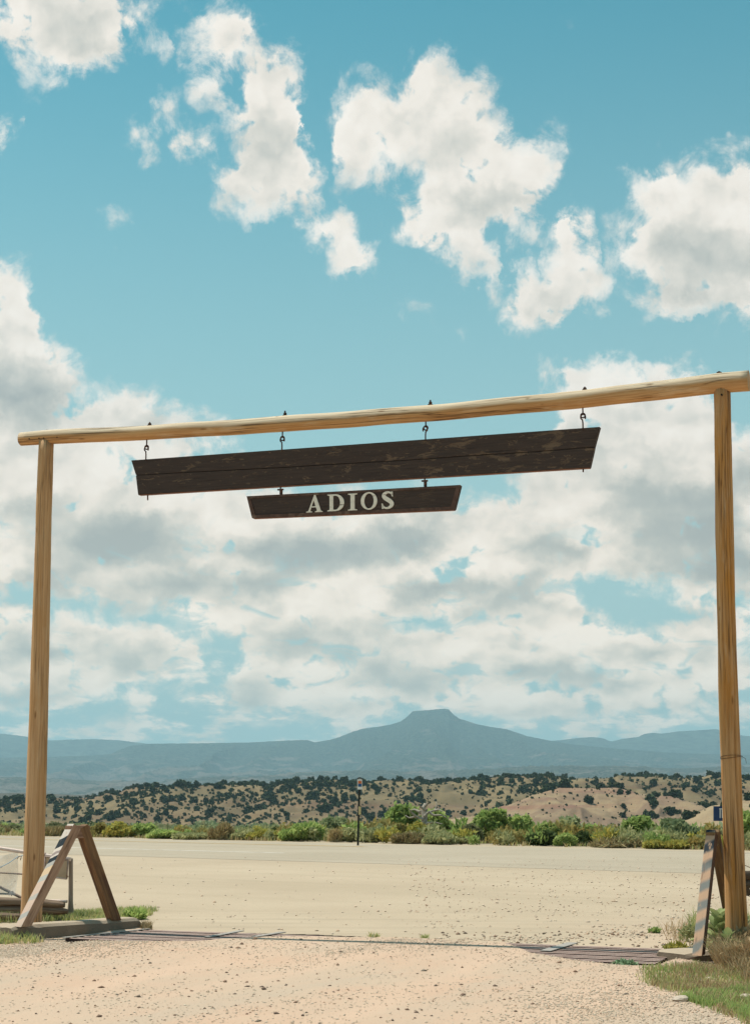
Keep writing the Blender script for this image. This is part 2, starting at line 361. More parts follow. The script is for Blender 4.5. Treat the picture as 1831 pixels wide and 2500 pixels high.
def tube(path, radii, segs=16, rough=0.0, freq=3.0, seed=0, groove=None, caps=True, lump=0.0):
    """skin a circle along a path; uv = (metres round, metres along)"""
    P = np.asarray(path, float); r = np.asarray(radii, float) if hasattr(radii, '__len__') else np.full(len(P), float(radii))
    T = np.gradient(P, axis=0); T /= np.linalg.norm(T, axis=1)[:, None]
    ref = np.array([0, 1, 0.0]) if abs(T[0][1]) < 0.8 else np.array([1.0, 0, 0])
    L = np.concatenate([[0], np.cumsum(np.linalg.norm(np.diff(P, axis=0), axis=1))])
    a = np.linspace(0, 2 * np.pi, segs + 1)[:-1]
    V = []; 
    for i in range(len(P)):
        u = ref - T[i] * np.dot(ref, T[i]); u /= np.linalg.norm(u); w = np.cross(T[i], u)
        rr = np.full(segs, r[i])
        if rough: rr = rr * (1 + rough * (fbm(a * 1.2 + 20, np.full(segs, L[i] * freq), 3, seed) - 0.5) * 2)
        if lump: rr = rr * (1 + lump * (fbm(np.cos(a) * .7 + 9, np.full(segs, L[i] * 1.1), 2, seed + 5) - 0.5) * 2)
        if groove:
            for (ga, wob, depth, wid) in groove:
                c = ga + wob * (fbm(np.array([L[i] * 0.9]), np.array([seed * 1.0]), 3, seed + 9)[0] - 0.5)
                d = np.abs((a - c + np.pi) % (2 * np.pi) - np.pi)
                rr = rr - depth * np.clip(1 - d / wid, 0, 1)
        # angle 0 looks along ref (away from camera when ref = +Y)
        V.append(P[i] + np.outer(np.cos(a) * rr, u) + np.outer(np.sin(a) * rr, w))
    V = np.concatenate(V); n = len(P)
    i = (np.arange(n - 1)[:, None] * segs + np.arange(segs)[None, :]); j = np.arange(n - 1)[:, None] * segs + (np.arange(segs)[None, :] + 1) % segs
    F = np.stack([i, j, j + segs, i + segs], -1).reshape(-1, 4)
    circ = 2 * np.pi * np.mean(r)
    u0 = np.broadcast_to(np.arange(segs)[None, :] / segs * circ, (n - 1, segs)); u1 = u0 + circ / segs
    v0 = np.broadcast_to(L[:-1, None], (n - 1, segs)); v1 = np.broadcast_to(L[1:, None], (n - 1, segs))
    uv = np.stack([np.stack([u0, v0], -1), np.stack([u1, v0], -1), np.stack([u1, v1], -1), np.stack([u0, v1], -1)], 2).reshape(-1, 2)
    if caps:
        V = np.concatenate([V, P[:1], P[-1:]]); c0, c1 = n * segs, n * segs + 1
        k = np.arange(segs); k2 = (k + 1) % segs
        cf = np.concatenate([np.stack([k2, k, np.full(segs, c0), np.full(segs, c0)], -1), np.stack([k + (n - 1) * segs, k2 + (n - 1) * segs, np.full(segs, c1), np.full(segs, c1)], -1)])
        # caps as triangles: return separately as list
        F = [tuple(f) for f in F] + [(int(c[0]), int(c[1]), int(c[2])) for c in cf]
        uvc = [tuple(x) for x in uv]
        for c in cf: uvc += [(V[c[0]] - V[c[2]])[:2] * 1.0, (V[c[1]] - V[c[2]])[:2] * 1.0, (0.0, 0.0)]
        return V, F, uvc
    return V, F, uv
def tube_obj(name, path, radii, mat, parent=None, M=None, **k):
    sm = k.pop('smooth', True)
    V, F, uv = tube(path, radii, **k)
    if M is None: M = wm(parent).copy() if parent is not None else Matrix.Identity(4)
    Mi = np.array(M.inverted()); V = np.asarray(V) @ Mi[:3, :3].T + Mi[:3, 3]
    me = mesh_np(name, V, F, mat)
    l = me.uv_layers.new(name='UVMap'); l.data.foreach_set('uv', np.array(uv, dtype=np.float32).ravel())
    if sm:
        me.polygons.foreach_set('use_smooth', np.array([len(p.vertices) == 4 for p in me.polygons]))
    return place(bpy.data.objects.new(name, me), M, parent)
def prism(poly, n, th):
    """polygon (world points, in a plane) pushed th along n"""
    P = np.asarray(poly); Q = P + np.asarray(n) * th; k = len(P)
    F = [tuple(range(k)), tuple(range(2 * k - 1, k - 1, -1))] + [(i, i + k, (i + 1) % k + k, (i + 1) % k) for i in range(k)]
    return np.concatenate([P, Q]), F
def inpoly(x, y, poly):
    c = np.zeros(x.shape, bool); n = len(poly); j = n - 1
    for i in range(n):
        xi, yi = poly[i][:2]; xj, yj = poly[j][:2]
        c ^= ((yi > y) != (yj > y)) & (x < (xj - xi) * (y - yi) / (yj - yi + 1e-12) + xi); j = i
    return c

# ================================================================ materials
def mat(name):
    m = bpy.data.materials.new(name); m.use_nodes = True; t = NT(m.node_tree)
    b = m.node_tree.nodes['Principled BSDF']; b.inputs['Specular IOR Level'].default_value = 0.25
    return m, t, b
def bump(t, b, h, strength=0.5, dist=0.01):
    n = t.n.new('ShaderNodeBump'); n.inputs['Strength'].default_value = strength; n.inputs['Distance'].default_value = dist
    t.put(n.inputs['Height'], h); t.l.new(n.outputs[0], b.inputs['Normal'])
def coord(t, which='Object'):
    return t.n.new('ShaderNodeTexCoord').outputs[which]
def m_simple(name, col, rough=0.7, metal=0.0, var=0.15, scale=20, rust=None):
    m, t, b = mat(name); c = coord(t)
    n = t.noise(c, scale, 5, 0.6)
    base = t.mix(t.mr(n, 0.3, 0.7), [v * (1 - var) for v in col] + [1], [min(1, v * (1 + var)) for v in col] + [1])
    if rust: base = t.mix(t.mr(t.noise(c, scale * .6, 6, 0.65), rust[1], rust[1] + .1), base, rust[0] + (1,))
    t.put(b.inputs['Base Color'], base); b.inputs['Roughness'].default_value = rough; b.inputs['Metallic'].default_value = metal
    bump(t, b, n, 0.3, 0.004)
    return m
def m_log(name, light, dark, tone=(0, 0, 0), warm=(0.44, 0.22, 0.06), warm_amt=0.5, crack=0.5, weather=(0.55, 0.47, 0.36), lit_top=False):
    m, t, b = mat(name); uv = coord(t, 'UV')
    g = t.noise(t.v('MULTIPLY', uv, (38, 0.9, 1)), 1.0, 6, 0.65, 0.4)
    g2 = t.noise(t.v('MULTIPLY', uv, (120, 3.2, 1)), 1.0, 3, 0.6)
    big = t.noise(t.v('MULTIPLY', uv, (4.0, 0.8, 1)), 1.0, 4, 0.6)
    knots = t.voro(t.v('MULTIPLY', uv, (4.2, 1.15, 1)), 1.0, 0, 0.5, '2D')
    col = t.mix(t.mr(g, 0.32, 0.68), dark + (1,), light + (1,))
    col = t.mix(t.m('MULTIPLY', t.mr(big, 0.42, 0.68), warm_amt), col, warm + (1,))
    col = t.mix(t.mr(t.noise(t.v('MULTIPLY', uv, (9, 1.5, 1)), 1.0, 5, 0.6), 0.55, 0.72, 0, 0.55), col, weather + (1,))
    if lit_top:   # sunlight on the upper side is painted in as paler wood
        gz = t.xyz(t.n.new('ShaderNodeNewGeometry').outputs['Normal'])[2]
        top_light = t.mr(t.m('ADD', gz, t.m('MULTIPLY', t.m('SUBTRACT', big, .5), 1.0)), -0.10, 0.25)
        col = t.mix(t.m('MULTIPLY', top_light, 0.85), col, t.mix(t.mr(g, .3, .7), (0.50, 0.39, 0.26, 1), (0.78, 0.68, 0.52, 1)))
    kk = t.m('MULTIPLY', t.mr(knots, 0.02, 0.07, 1, 0), t.mr(t.noise(uv, 3.1, 1), .5, .56))
    col = t.mix(t.m('MULTIPLY', kk, 0.75), col, (0.16, 0.075, 0.025, 1))
    ck = t.noise(t.v('MULTIPLY', uv, (20, 0.36, 1)), 1.0, 4, 0.55, 0.6)
    cm = t.mr(t.m('ABSOLUTE', t.m('SUBTRACT', ck, 0.5)), 0.0, 0.034, 1, 0)
    cm = t.m('MULTIPLY', cm, t.mr(t.noise(t.v('MULTIPLY', uv, (3, 0.5, 1)), 1.3, 2), 0.44, 0.54))
    col = t.mix(t.mr(t.noise(t.v('MULTIPLY', uv, (60, 0.7, 1)), 1.0, 4, 0.7), 0.56, 0.72, 0, 0.65), col, tuple(v * .45 for v in dark) + (1,))
    col = t.mix(t.m('MULTIPLY', cm, crack), col, (0.07, 0.035, 0.015, 1))
    t.put(b.inputs['Base Color'], col); b.inputs['Roughness'].default_value = 0.8
    h = t.m('SUBTRACT', t.m('ADD', t.m('MULTIPLY', g, 0.6), t.m('MULTIPLY', g2, 0.3)), t.m('MULTIPLY', cm, 1.0))
    bump(t, b, h, 0.6, 0.006)
    return m
def m_timber(name, c1, c2, stain, axis=0, stripes=None, face_y=None):
    """sawn weathered timber, grain along local X"""
    m, t, b = mat(name); c = coord(t)
    sc = [34, 34, 34]; sc[axis] = 1.6
    g = t.noise(t.v('MULTIPLY', c, tuple(sc)), 1.0, 6, 0.62, 0.3)
    sc2 = [9, 9, 9]; sc2[axis] = 1.5
    bg = t.noise(t.v('MULTIPLY', c, tuple(sc2)), 1.0, 5, 0.6)
    col = t.mix(t.mr(g, 0.3, 0.7), c1 + (1,), c2 + (1,))
    col = t.mix(t.mr(bg, 0.5, 0.62, 0, 0.85), col, stain + (1,))
    t.put(b.inputs['Base Color'], col); b.inputs['Roughness'].default_value = 0.85
    bump(t, b, g, 0.7, 0.008)
    return m

M_POST = m_log('peeled_pine_post', (0.60, 0.385, 0.21), (0.41, 0.23, 0.105), warm_amt=0.4, weather=(0.58, 0.42, 0.26))
M_POST2 = m_log('weathered_pine_post', (0.55, 0.33, 0.155), (0.32, 0.155, 0.052), warm=(0.50, 0.21, 0.03), warm_amt=0.85, crack=0.8, weather=(0.52, 0.38, 0.24))
M_BEAM = m_log('beam_with_painted_sunlight', (0.58, 0.36, 0.17), (0.38, 0.19, 0.07), warm_amt=0.4, crack=0.9, weather=(0.66, 0.54, 0.38), lit_top=True)  # pale upper side is sunlight put into the colour
M_OLDLOG = m_log('grey_split_log', (0.30, 0.22, 0.16), (0.14, 0.09, 0.06), warm=(0.2, 0.12, 0.07), warm_amt=0.3, crack=1.0, weather=(0.42, 0.36, 0.30))
M_OLDLOG_TOP = m_log('silvered_fence_post', (0.36, 0.30, 0.24), (0.17, 0.12, 0.09), warm=(0.2, 0.12, 0.07), warm_amt=0.3, crack=1.0, weather=(0.48, 0.42, 0.36))
M_IRON = m_simple('rusted_iron', (0.055, 0.032, 0.026), 0.75, 0.2, 0.4, 60, rust=((0.16, 0.06, 0.03), 0.5))
M_PIPE = m_simple('pale_painted_pipe', (0.62, 0.50, 0.44), 0.55, 0.1, 0.1, 30, rust=((0.28, 0.14, 0.08), 0.62))
M_PIPE_DK = m_simple('dull_grey_pipe', (0.30, 0.22, 0.18), 0.6, 0.1, 0.2, 30, rust=((0.2, 0.10, 0.06), 0.55))
def m_rail():
    m, t, b = mat('rusty_rail_steel'); c = coord(t); n = t.noise(c, 25, 5, .6)
    top = t.mix(t.mr(n, .4, .65), (0.58, 0.43, 0.37, 1), (0.40, 0.26, 0.21, 1))      # lit tops painted pale, shade between rails painted black on the sides
    nz = t.xyz(coord(t, 'Normal'))[2]
    t.put(b.inputs['Base Color'], t.mix(t.mr(nz, .6, .8), (0.035, 0.018, 0.016, 1), top)); b.inputs['Roughness'].default_value = .6; return m
M_RAIL = m_rail()
M_STEEL = m_simple('worn_flat_steel', (0.34, 0.31, 0.28), 0.85, 0.0, 0.15, 25, rust=((0.35, 0.22, 0.14), 0.62))

def m_concrete():
    m, t, b = mat('weathered_concrete'); c = coord(t)
    n = t.noise(c, 5, 6, 0.62); f = t.noise(c, 70, 4, 0.6)
    col = t.mix(t.mr(n, 0.3, 0.7), (0.17, 0.13, 0.092, 1), (0.25, 0.195, 0.145, 1))
    col = t.mix(t.mr(f, 0.4, 0.75, 0, 0.5), col, (0.22, 0.18, 0.14, 1))
    nz = t.xyz(coord(t, 'Normal'))[2]   # sunlit top painted paler than the shaded sides
    col = t.mix(t.m('MULTIPLY', t.mr(nz, .5, .9), 0.75), col, (0.50, 0.405, 0.30, 1))
    t.put(b.inputs['Base Color'], col); b.inputs['Roughness'].default_value = 0.9
    bump(t, b, t.m('ADD', f, t.m('MULTIPLY', n, 2)), 0.5, 0.01)
    return m
M_CONC = m_concrete()
def m_ground_near():
    m, t, b = mat('pinkish_gravel_and_chip_seal'); c = coord(t)
    X, Y, Z = t.xyz(c)
    big = t.noise(c, 0.55, 5, 0.6); mid = t.noise(c, 3.0, 5, 0.6); fine = t.noise(c, 60, 3, 0.6)
    v = t.voro(c, 55, 1, 0.6)
    # gravel side: pinkish dirt patches under grey tan gravel
    grav = t.mix(t.mr(big, 0.42, 0.62), (0.53, 0.40, 0.298, 1), (0.575, 0.392, 0.282, 1))
    grav = t.mix(t.mr(mid, 0.45, 0.7, 0, 0.6), grav, (0.55, 0.42, 0.31, 1))
    grav = t.mix(t.mr(v, 0.30, 0.62, 0, 0.22), grav, (0.42, 0.31, 0.22, 1))
    # wheel tracks along the drive, packed smooth and pink
    u_ = t.v('DOT_PRODUCT', c, (GE[0], GE[1], 0)); v_ = t.v('DOT_PRODUCT', c, (-GE[1], GE[0], 0))
    trk = t.noise(t.comb(t.m('MULTIPLY', u_, 0.85), t.m('MULTIPLY', v_, 0.10), 0), 1.0, 4, 0.55, 0.3)
    grav = t.mix(t.mr(trk, 0.50, 0.62, 0, 0.8), grav, (0.58, 0.41, 0.298, 1))
    grav = t.mix(t.mr(trk, 0.47, 0.36, 0, 0.6), grav, (0.47, 0.375, 0.285, 1))
    # paved side: worn beige chip seal
    pav = t.mix(t.mr(t.noise(c, 0.3, 5, 0.6), 0.35, 0.65), (0.425, 0.335, 0.238, 1), (0.48, 0.385, 0.278, 1))
    pav = t.mix(t.mr(t.noise(t.v('MULTIPLY', c, (0.30, 2.2, 1)), 1.0, 5, 0.6), 0.46, 0.66, 0, 0.5), pav, (0.36, 0.29, 0.21, 1))
    pav = t.mix(t.mr(t.noise(c, 90, 2, 0.6), 0.55, 0.75, 0, 0.45), pav, (0.25, 0.2, 0.14, 1))
    line = t.m('ADD', Y, t.m('ADD', t.m('MULTIPLY', X, GS), t.m('MULTIPLY', t.m('SUBTRACT', t.noise(c, 1.5, 5, 0.65), 0.5), 0.8)))
    k = t.mr(line, GC - 0.12, GC + 0.25)
    rs = t.mr(t.m('ADD', X, t.m('MULTIPLY', t.m('SUBTRACT', mid, 0.5), 3.0)), 2.2, 4.6)   # gravelly right shoulder
    k = t.m('MULTIPLY', k, t.m('SUBTRACT', 1.0, t.m('MULTIPLY', rs, t.mr(Y, 19, 24, 0.9, 0.0))))
    t.put(b.inputs['Base Color'], t.mix(k, grav, pav)); b.inputs['Roughness'].default_value = 0.95
    h = t.m('ADD', t.m('MULTIPLY', v, -0.8), t.m('MULTIPLY', fine, 0.6))
    h = t.m('MULTIPLY', h, t.mr(k, 0, 1, 1.0, 0.22))
    bump(t, b, t.m('ADD', h, t.m('MULTIPLY', mid, 1.2)), 0.6, 0.010)
    return m
def m_pavement(name, c1, c2, dark):
    m, t, b = mat(name); c = coord(t)
    along = t.v('DOT_PRODUCT', c, (ROADD[0], ROADD[1], 0)); acr = t.v('DOT_PRODUCT', c, (-ROADD[1], ROADD[0], 0))
    st = t.comb(t.m('MULTIPLY', along, 0.03), t.m('MULTIPLY', acr, 0.9), 0)
    n = t.noise(st, 1.0, 5, 0.6); f = t.noise(c, 30, 3, 0.6); p = t.noise(c, 0.18, 5, 0.6)
    col = t.mix(t.mr(p, 0.35, 0.65), c1 + (1,), c2 + (1,))
    col = t.mix(t.mr(n, 0.48, 0.72, 0, 0.5), col, dark + (1,))
    col = t.mix(t.mr(f, 0.5, 0.8, 0, 0.4), col, tuple(v * .6 for v in dark) + (1,))
    t.put(b.inputs['Base Color'], col); b.inputs['Roughness'].default_value = 0.92
    bump(t, b, f, 0.4, 0.01)
    return m
def m_island(name, cols, rough=0.9, transl=0.0, scale_n=None):
    """colour varies from piece to piece"""
    m, t, b = mat(name)
    g = t.n.new('ShaderNodeNewGeometry'); k = len(cols)
    col = t.ramp(g.outputs['Random Per Island'], [(i / max(1, k - 1), c) for i, c in enumerate(cols)])
    oi = t.n.new('ShaderNodeObjectInfo')
    col = t.mix(1.0, col, t.ramp(oi.outputs['Random'], [(0, (0.78, 0.82, 0.8)), (1, (1.15, 1.12, 1.1))]), 'MULTIPLY')
    t.put(b.inputs['Base Color'], col); b.inputs['Roughness'].default_value = rough
    b.inputs['Specular IOR Level'].default_value = 0.15
    if transl:
        tr = t.n.new('ShaderNodeBsdfTranslucent'); t.put(tr.inputs[0], col)
        mx = t.n.new('ShaderNodeMixShader'); mx.inputs[0].default_value = transl
        t.l.new(b.outputs[0], mx.inputs[1]); t.l.new(tr.outputs[0], mx.inputs[2])
        t.l.new(mx.outputs[0], m.node_tree.nodes['Material Output'].inputs[0])
    return m

# ================================================================ layout on the ground, metres
gl, nl = on_z(329, 2053), on_z(140, 2073)         # cattle guard corners: far left, near left
fr, nr = on_z(1500, 2097), on_z(1436, 2131)       # far right, near right
GE = (fr - gl)[:2]; GE = GE / np.linalg.norm(GE)
GN = np.array([GE[1], -GE[0]])                    # toward the camera
GS = -GE[1] / GE[0]                               # slope used by the ground shader
GC = gl[1] + GS * gl[0]
r0, r1 = on_z(-0.0, 1843), on_z(1652, 1877.5)     # far edge of the highway
ROADD = (r1 - r0)[:2]; ROADD = ROADD / np.linalg.norm(ROADD)
ROADN = np.array([-ROADD[1], ROADD[0]])           # away from the camera
if ROADN[1] < 0: ROADN = -ROADN
def road_s(x, y): return (x - r0[0]) * ROADN[0] + (y - r0[1]) * ROADN[1]
LOW = -15.0
def valley_z(x, y):
    s = road_s(x, y)
    z = np.where(s < 1.0, 0.0, 0.0)
    z = z - 3.0 * smooth01((s - 2) / 45) - 5.0 * smooth01((s - 40) / 200) - 7.0 * smooth01((s - 200) / 420)
    z = z + np.where(s > 8, (fbm(x / 35, y / 35, 3, 4) - 0.5) * 1.2 * smooth01((s - 8) / 60), 0)
    return z

# ---- ground sheet, fine near the camera, out to the horizon
def build_ground():
    ring = np.concatenate([np.linspace(0.0, 8, 3), np.geomspace(11, 15500, 190)])
    a = np.concatenate([np.radians(np.linspace(-24, 24, 150)), np.radians(np.linspace(30, 330, 40))])
    X = ring[:, None] * np.sin(a)[None, :]; Y = ring[:, None] * np.cos(a)[None, :]
    Z = valley_z(X, Y) - 0.03
    Z = np.where(road_s(X, Y) < 1.5, -0.03, Z)
    V = np.stack([X, Y, Z], -1).reshape(-1, 3); nr_, nc = X.shape
    F = grid_faces(nr_, nc)
    wrap = np.stack([np.arange(nr_ - 1) * nc + nc - 1, np.arange(nr_ - 1) * nc, np.arange(1, nr_) * nc, np.arange(1, nr_) * nc + nc - 1], -1)
    m, t, b = mat('dry_river_plain'); c = coord(t)
    n = t.noise(c, 0.03, 6, 0.65); f = t.noise(c, 0.8, 5, 0.65)
    col = t.mix(t.mr(n, 0.4, 0.6), (0.36, 0.27, 0.165, 1), (0.20, 0.19, 0.10, 1))
    col = t.mix(t.mr(f, 0.45, 0.7, 0, 0.6), col, (0.13, 0.125, 0.06, 1))
    X_, Y_, Z_ = t.xyz(c)
    nearc = t.mix(t.mr(f, .3, .7), (0.40, 0.335, 0.24, 1), (0.34, 0.28, 0.195, 1))
    col = t.mix(t.mr(Z_, -0.06, -0.2), nearc, col)
    t.put(b.inputs['Base Color'], col); b.inputs['Roughness'].default_value = 0.95
    bump(t, b, f, 0.8, 0.1)
    tag(obj('ground', V, np.concatenate([F, wrap])[:, ::-1], m, smooth=True), kind='structure')
build_ground()

# ---- highway and its painted lines
def strip(name, s0, s1, a0, a1, z, m, n=60):
    a = np.linspace(a0, a1, n)
    P0 = r0[None, :2] + a[:, None] * ROADD + s0 * ROADN; P1 = r0[None, :2] + a[:, None] * ROADD + s1 * ROADN
    V = np.concatenate([np.c_[P0, np.full(n, z)], np.c_[P1, np.full(n, z)]])
    i = np.arange(n - 1); F = np.stack([i, i + 1, i + 1 + n, i + n], -1)
    if ROADD[0] * ROADN[1] - ROADD[1] * ROADN[0] < 0: F = F[:, ::-1]
    return tag(obj(name, V, F, m), kind='structure')
M_HWY = m_pavement('worn_chip_seal_highway', (0.375, 0.315, 0.235), (0.42, 0.355, 0.27), (0.32, 0.265, 0.20))
M_APRON = m_pavement('dusty_chip_seal_apron', (0.425, 0.335, 0.238), (0.48, 0.385, 0.278), (0.37, 0.295, 0.205))
strip('highway', -14.0, 0.0, -120, 160, -0.008, M_HWY)
strip('road_shoulder', 0.0, 1.6, -120, 160, -0.012, m_pavement('dusty_shoulder', (0.42, 0.34, 0.24), (0.46, 0.38, 0.27), (0.33, 0.26, 0.18)))
def m_paint(name, col):
    m, t, b = mat(name); c = coord(t)
    n = t.noise(c, 1.5, 6, 0.7)
    t.put(b.inputs['Base Color'], t.mix(t.mr(n, 0.5, 0.68), col + (1,), (0.42, 0.37, 0.30, 1))); b.inputs['Roughness'].default_value = 0.8
    return m
ws = [road_s(*on_z(x, y)[:2]) for x, y in ((40, 1863.5), (250, 1870), (474, 1877))]
WS = float(np.mean(ws))
strip('edge_line', WS - 0.07, WS + 0.07, -120, 24, -0.004, m_paint('worn_white_paint', (0.80, 0.77, 0.70)))
YS = float(road_s(*on_z(250, 1853.5)[:2]))
strip('centre_line', YS - 0.22, YS - 0.10, -120, 22, -0.004, m_paint('faded_yellow_paint', (0.62, 0.42, 0.16)))
strip('centre_line', YS + 0.04, YS + 0.16, -120, 22, -0.004, bpy.data.materials['faded_yellow_paint'])

# ---- gravel drive and paved mouth, one fine sheet with the cattle guard pit left open
def gpx(pts): return [tuple(on_z(x, y)[:2]) for x, y in pts]
OPEN_L = gpx([(329, 2052.5), (440, 2054.5), (560, 2057.5), (700, 2061), (840, 2066.5), (930, 2070.5), (840, 2069.5), (700, 2066), (600, 2065.5), (530, 2069), (470, 2072), (430, 2076.5), (300, 2077), (140, 2074)])
OPEN_R = gpx([(1128, 2078.5), (1300, 2086), (1500, 2096.5), (1437, 2131), (1380, 2130), (1290, 2120), (1240, 2111), (1196, 2104), (1170, 2092)])
PIT = [tuple(p[:2]) for p in (gl, fr, nr, nl)]
X0, X1, Y0, Y1 = -11.0, 11.0, 8.0, 24.0
STEP = 0.055
def poly_dist(x, y, poly):
    P = np.array(poly); d = np.full(np.shape(x), 9.0)
    for i in range(len(P)):
        a, b = P[i], P[(i + 1) % len(P)]; ab = b - a; t = np.clip(((x - a[0]) * ab[0] + (y - a[1]) * ab[1]) / (ab @ ab + 1e-12), 0, 1)
        d = np.minimum(d, np.hypot(x - a[0] - t * ab[0], y - a[1] - t * ab[1]))
    return np.where(inpoly(np.asarray(x), np.asarray(y), poly), 0.0, d)
def near_z(x, y):
    z = 0.012 * (fbm(x * 0.9, y * 0.9, 3, 11) - 0.5) + 0.03 * (fbm(x * 0.22, y * 0.22, 2, 12) - 0.5)
    gd = (y + GS * x - GC) * abs(GE[0])     # distance beyond the far edge of the guard
    od = np.minimum(poly_dist(x, y, OPEN_L), poly_dist(x, y, OPEN_R))
    bump_ = 0.040 * smooth01(od / 0.16) * smooth01((gd + 3.0) / 0.7) * smooth01((0.22 - gd) / 0.25) * smooth01((x + 3.6) / .5) * smooth01((3.4 - x) / .4) # smooth01((gd + 2.6) / 0.9) * smooth01(-gd / 0.35 + 0.2) * smooth01((x + 3.3) / .8) * smooth01((2.9 - x) / .6) * 0.35    # gravel rides up over the rails
    z = z * np.where(gd > 0, 0.35, 0.35 + 0.65 * smooth01((-gd - 2.4) / 1.5)) - 0.016 * smooth01((gd + 4.5) / 1.5) * (gd < 0) + bump_
    ef = smooth01(np.minimum(np.minimum(x - X0, X1 - x), np.minimum(y - Y0, Y1 - y)) / 1.5)
    return z * ef
def build_near():
    x = np.arange(X0, X1 + 1e-6, STEP); y = np.arange(Y0, Y1 + 1e-6, STEP)
    X, Y = np.meshgrid(x, y); Z = near_z(X, Y)
    xc = (X[:-1, :-1] + STEP / 2); yc = (Y[:-1, :-1] + STEP / 2)
    wob = (fbm(xc * 6, yc * 6, 3, 21) - 0.5) * 0.16
    wx = xc + wob * 1.2; wy = yc + (fbm(xc * 7, yc * 7, 3, 22) - 0.5) * 0.12
    hole = (inpoly(wx, wy, OPEN_L) | inpoly(wx, wy, OPEN_R))
    V = np.stack([X, Y, Z], -1).reshape(-1, 3)
    tag(obj('driveway', V, grid_faces(*X.shape, mask=~hole), m_ground_near(), smooth=True), kind='structure')
build_near()
def build_apron():
    # paved mouth between the gate and the highway
    a = [np.array([-40.0, 24.0]), np.array([40.0, 24.0])]
    P = [(-40, 23.9), (40, 23.9)]
    e = [r0[:2] + ROADD * s - ROADN * 13.9 for s in (75, 60, 45, 30, 15, 0, -15, -30)]
    e = [q for q in e if q[1] > 24.5 and abs(q[0]) < 60]
    P = [(-70, 23.9), (24, 23.9)] + [tuple(q) for q in e]
    V = [(p[0], p[1], -0.0125) for p in P]
    tag(obj('pavement', V, [tuple(range(len(V)))], M_APRON), kind='structure')
    V = [(-40, 4, -0.0165), (40, 4, -0.0165), (40, 23.95, -0.0165), (-40, 23.95, -0.0165)]
    # yard on either side of the drive, a frame round the fine sheet
    F = []; VV = []
    for (x0, x1, y0, y1) in ((-40, X0, 2, 23.9), (X1, 40, 2, 23.9), (X0, X1, 2, Y0)):
        k = len(VV); VV += [(x0, y0, -0.006), (x1, y0, -0.006), (x1, y1, -0.006), (x0, y1, -0.006)]; F.append((k, k + 1, k + 2, k + 3))
    tag(obj('yard', VV, F, bpy.data.materials['pinkish_gravel_and_chip_seal']), kind='structure')
    # pit under the rails
    c = [np.array(p) for p in PIT]; ctr = sum(c) / 4
    top = [tuple(ctr + (p - ctr) * 0.995) + (-0.035,) for p in c]; bot = [(p[0], p[1], -0.35) for p in top]
    V = top + bot; F = [(4, 5, 6, 7)] + [(i, (i + 1) % 4, (i + 1) % 4 + 4, i + 4) for i in range(4)]
    tag(obj('guard_pit', V, F, m_simple('pit_earth', (0.10, 0.07, 0.05), 0.95, 0, .3, 4)), kind='structure')
build_apron()

# ================================================================ far land: hills and mountains
def interp(pts, x):
    p = sorted(pts); return np.interp(x, [q[0] for q in p], [q[1] for q in p])
def px_dir(px, py):
    d = ray(px, py); return d[0] / d[1], d[2] / d[1]
def ridge_mesh(pts, d_top, d_base, z_base, px0, px1, ncol, nrow, prof, relief, seed, back=0.25, small=0.0):
    """a landform whose crest runs through the given places at the given distance"""
    px = np.linspace(px0, px1, ncol); py = interp(pts, px) + small * (fbm(px / 4.0, px * 0, 3, seed + 40) - 0.5)
    dt = d_top(px) if callable(d_top) else np.full(ncol, float(d_top)); db = d_base(px) if callable(d_base) else np.full(ncol, float(d_base))
    tx = np.array([px_dir(a, 1760)[0] for a in px]); sl = np.array([px_dir(a, b)[1] for a, b in zip(px, py)])
    zt = EYE + sl * dt
    t = np.concatenate([np.linspace(0, 1, nrow), 1 + back * np.linspace(0.08, 1, 6)])
    D = db[None, :] + (dt - db)[None, :] * t[:, None]
    X = tx[None, :] * D; Y = D
    P = prof(np.clip(t, 0, 1))[:, None] * np.ones(ncol)[None, :]
    zb = z_base
    Z = zb + (zt[None, :] - zb) * P
    rl = relief(X, Y, np.clip(t, 0, 1)[:, None])
    Z = Z + rl * (np.sin(np.clip(t, 0, 1) * np.pi) ** 0.8)[:, None]
    drop = np.clip(t - 1, 0, None)[:, None] / back
    Z = np.where(t[:, None] > 1, zt[None, :] - drop ** 1.3 * 0.30 * (zt[None, :] - zb), Z)
    return X, Y, Z
def land(name, XYZ, m, kind='structure'):
    X, Y, Z = XYZ; V = np.stack([X, Y, Z], -1).reshape(-1, 3)
    o = obj(name, V, grid_faces(*X.shape), m, smooth=True); return tag(o, kind=kind)
def ridged(x, y, o=4, seed=0):
    return 1 - np.abs(2 * fbm(x, y, o, seed) - 1)

def m_hill(name, tan1, tan2, red, redamt=0.55, scale=1.0):
    m, t, b = mat(name); c = coord(t)
    n = t.noise(c, 0.02 * scale, 6, 0.6); f = t.noise(c, 0.25 * scale, 5, 0.65)
    col = t.mix(t.mr(n, 0.42, 0.58), tan1 + (1,), tan2 + (1,))
    X, Y, Z = t.xyz(c)
    band = t.noise(t.comb(t.m('MULTIPLY', X, 0.004), t.m('MULTIPLY', Y, 0.002), t.m('MULTIPLY', Z, 0.09)), 1.0, 5, 0.6, 0.6)
    col = t.mix(t.mr(band, 0.48, 0.62, 0, redamt), col, red + (1,))
    col = t.mix(t.mr(f, 0.52, 0.72, 0, 0.55), col, (0.15, 0.12, 0.075, 1))
    t.put(b.inputs['Base Color'], col); b.inputs['Roughness'].default_value = 0.95
    bump(t, b, t.noise(c, 0.5, 6, 0.65), 0.9, 0.6)
    return m
M_HILL = m_hill('tan_badland_soil', (0.225, 0.165, 0.083), (0.145, 0.11, 0.056), (0.155, 0.08, 0.05))
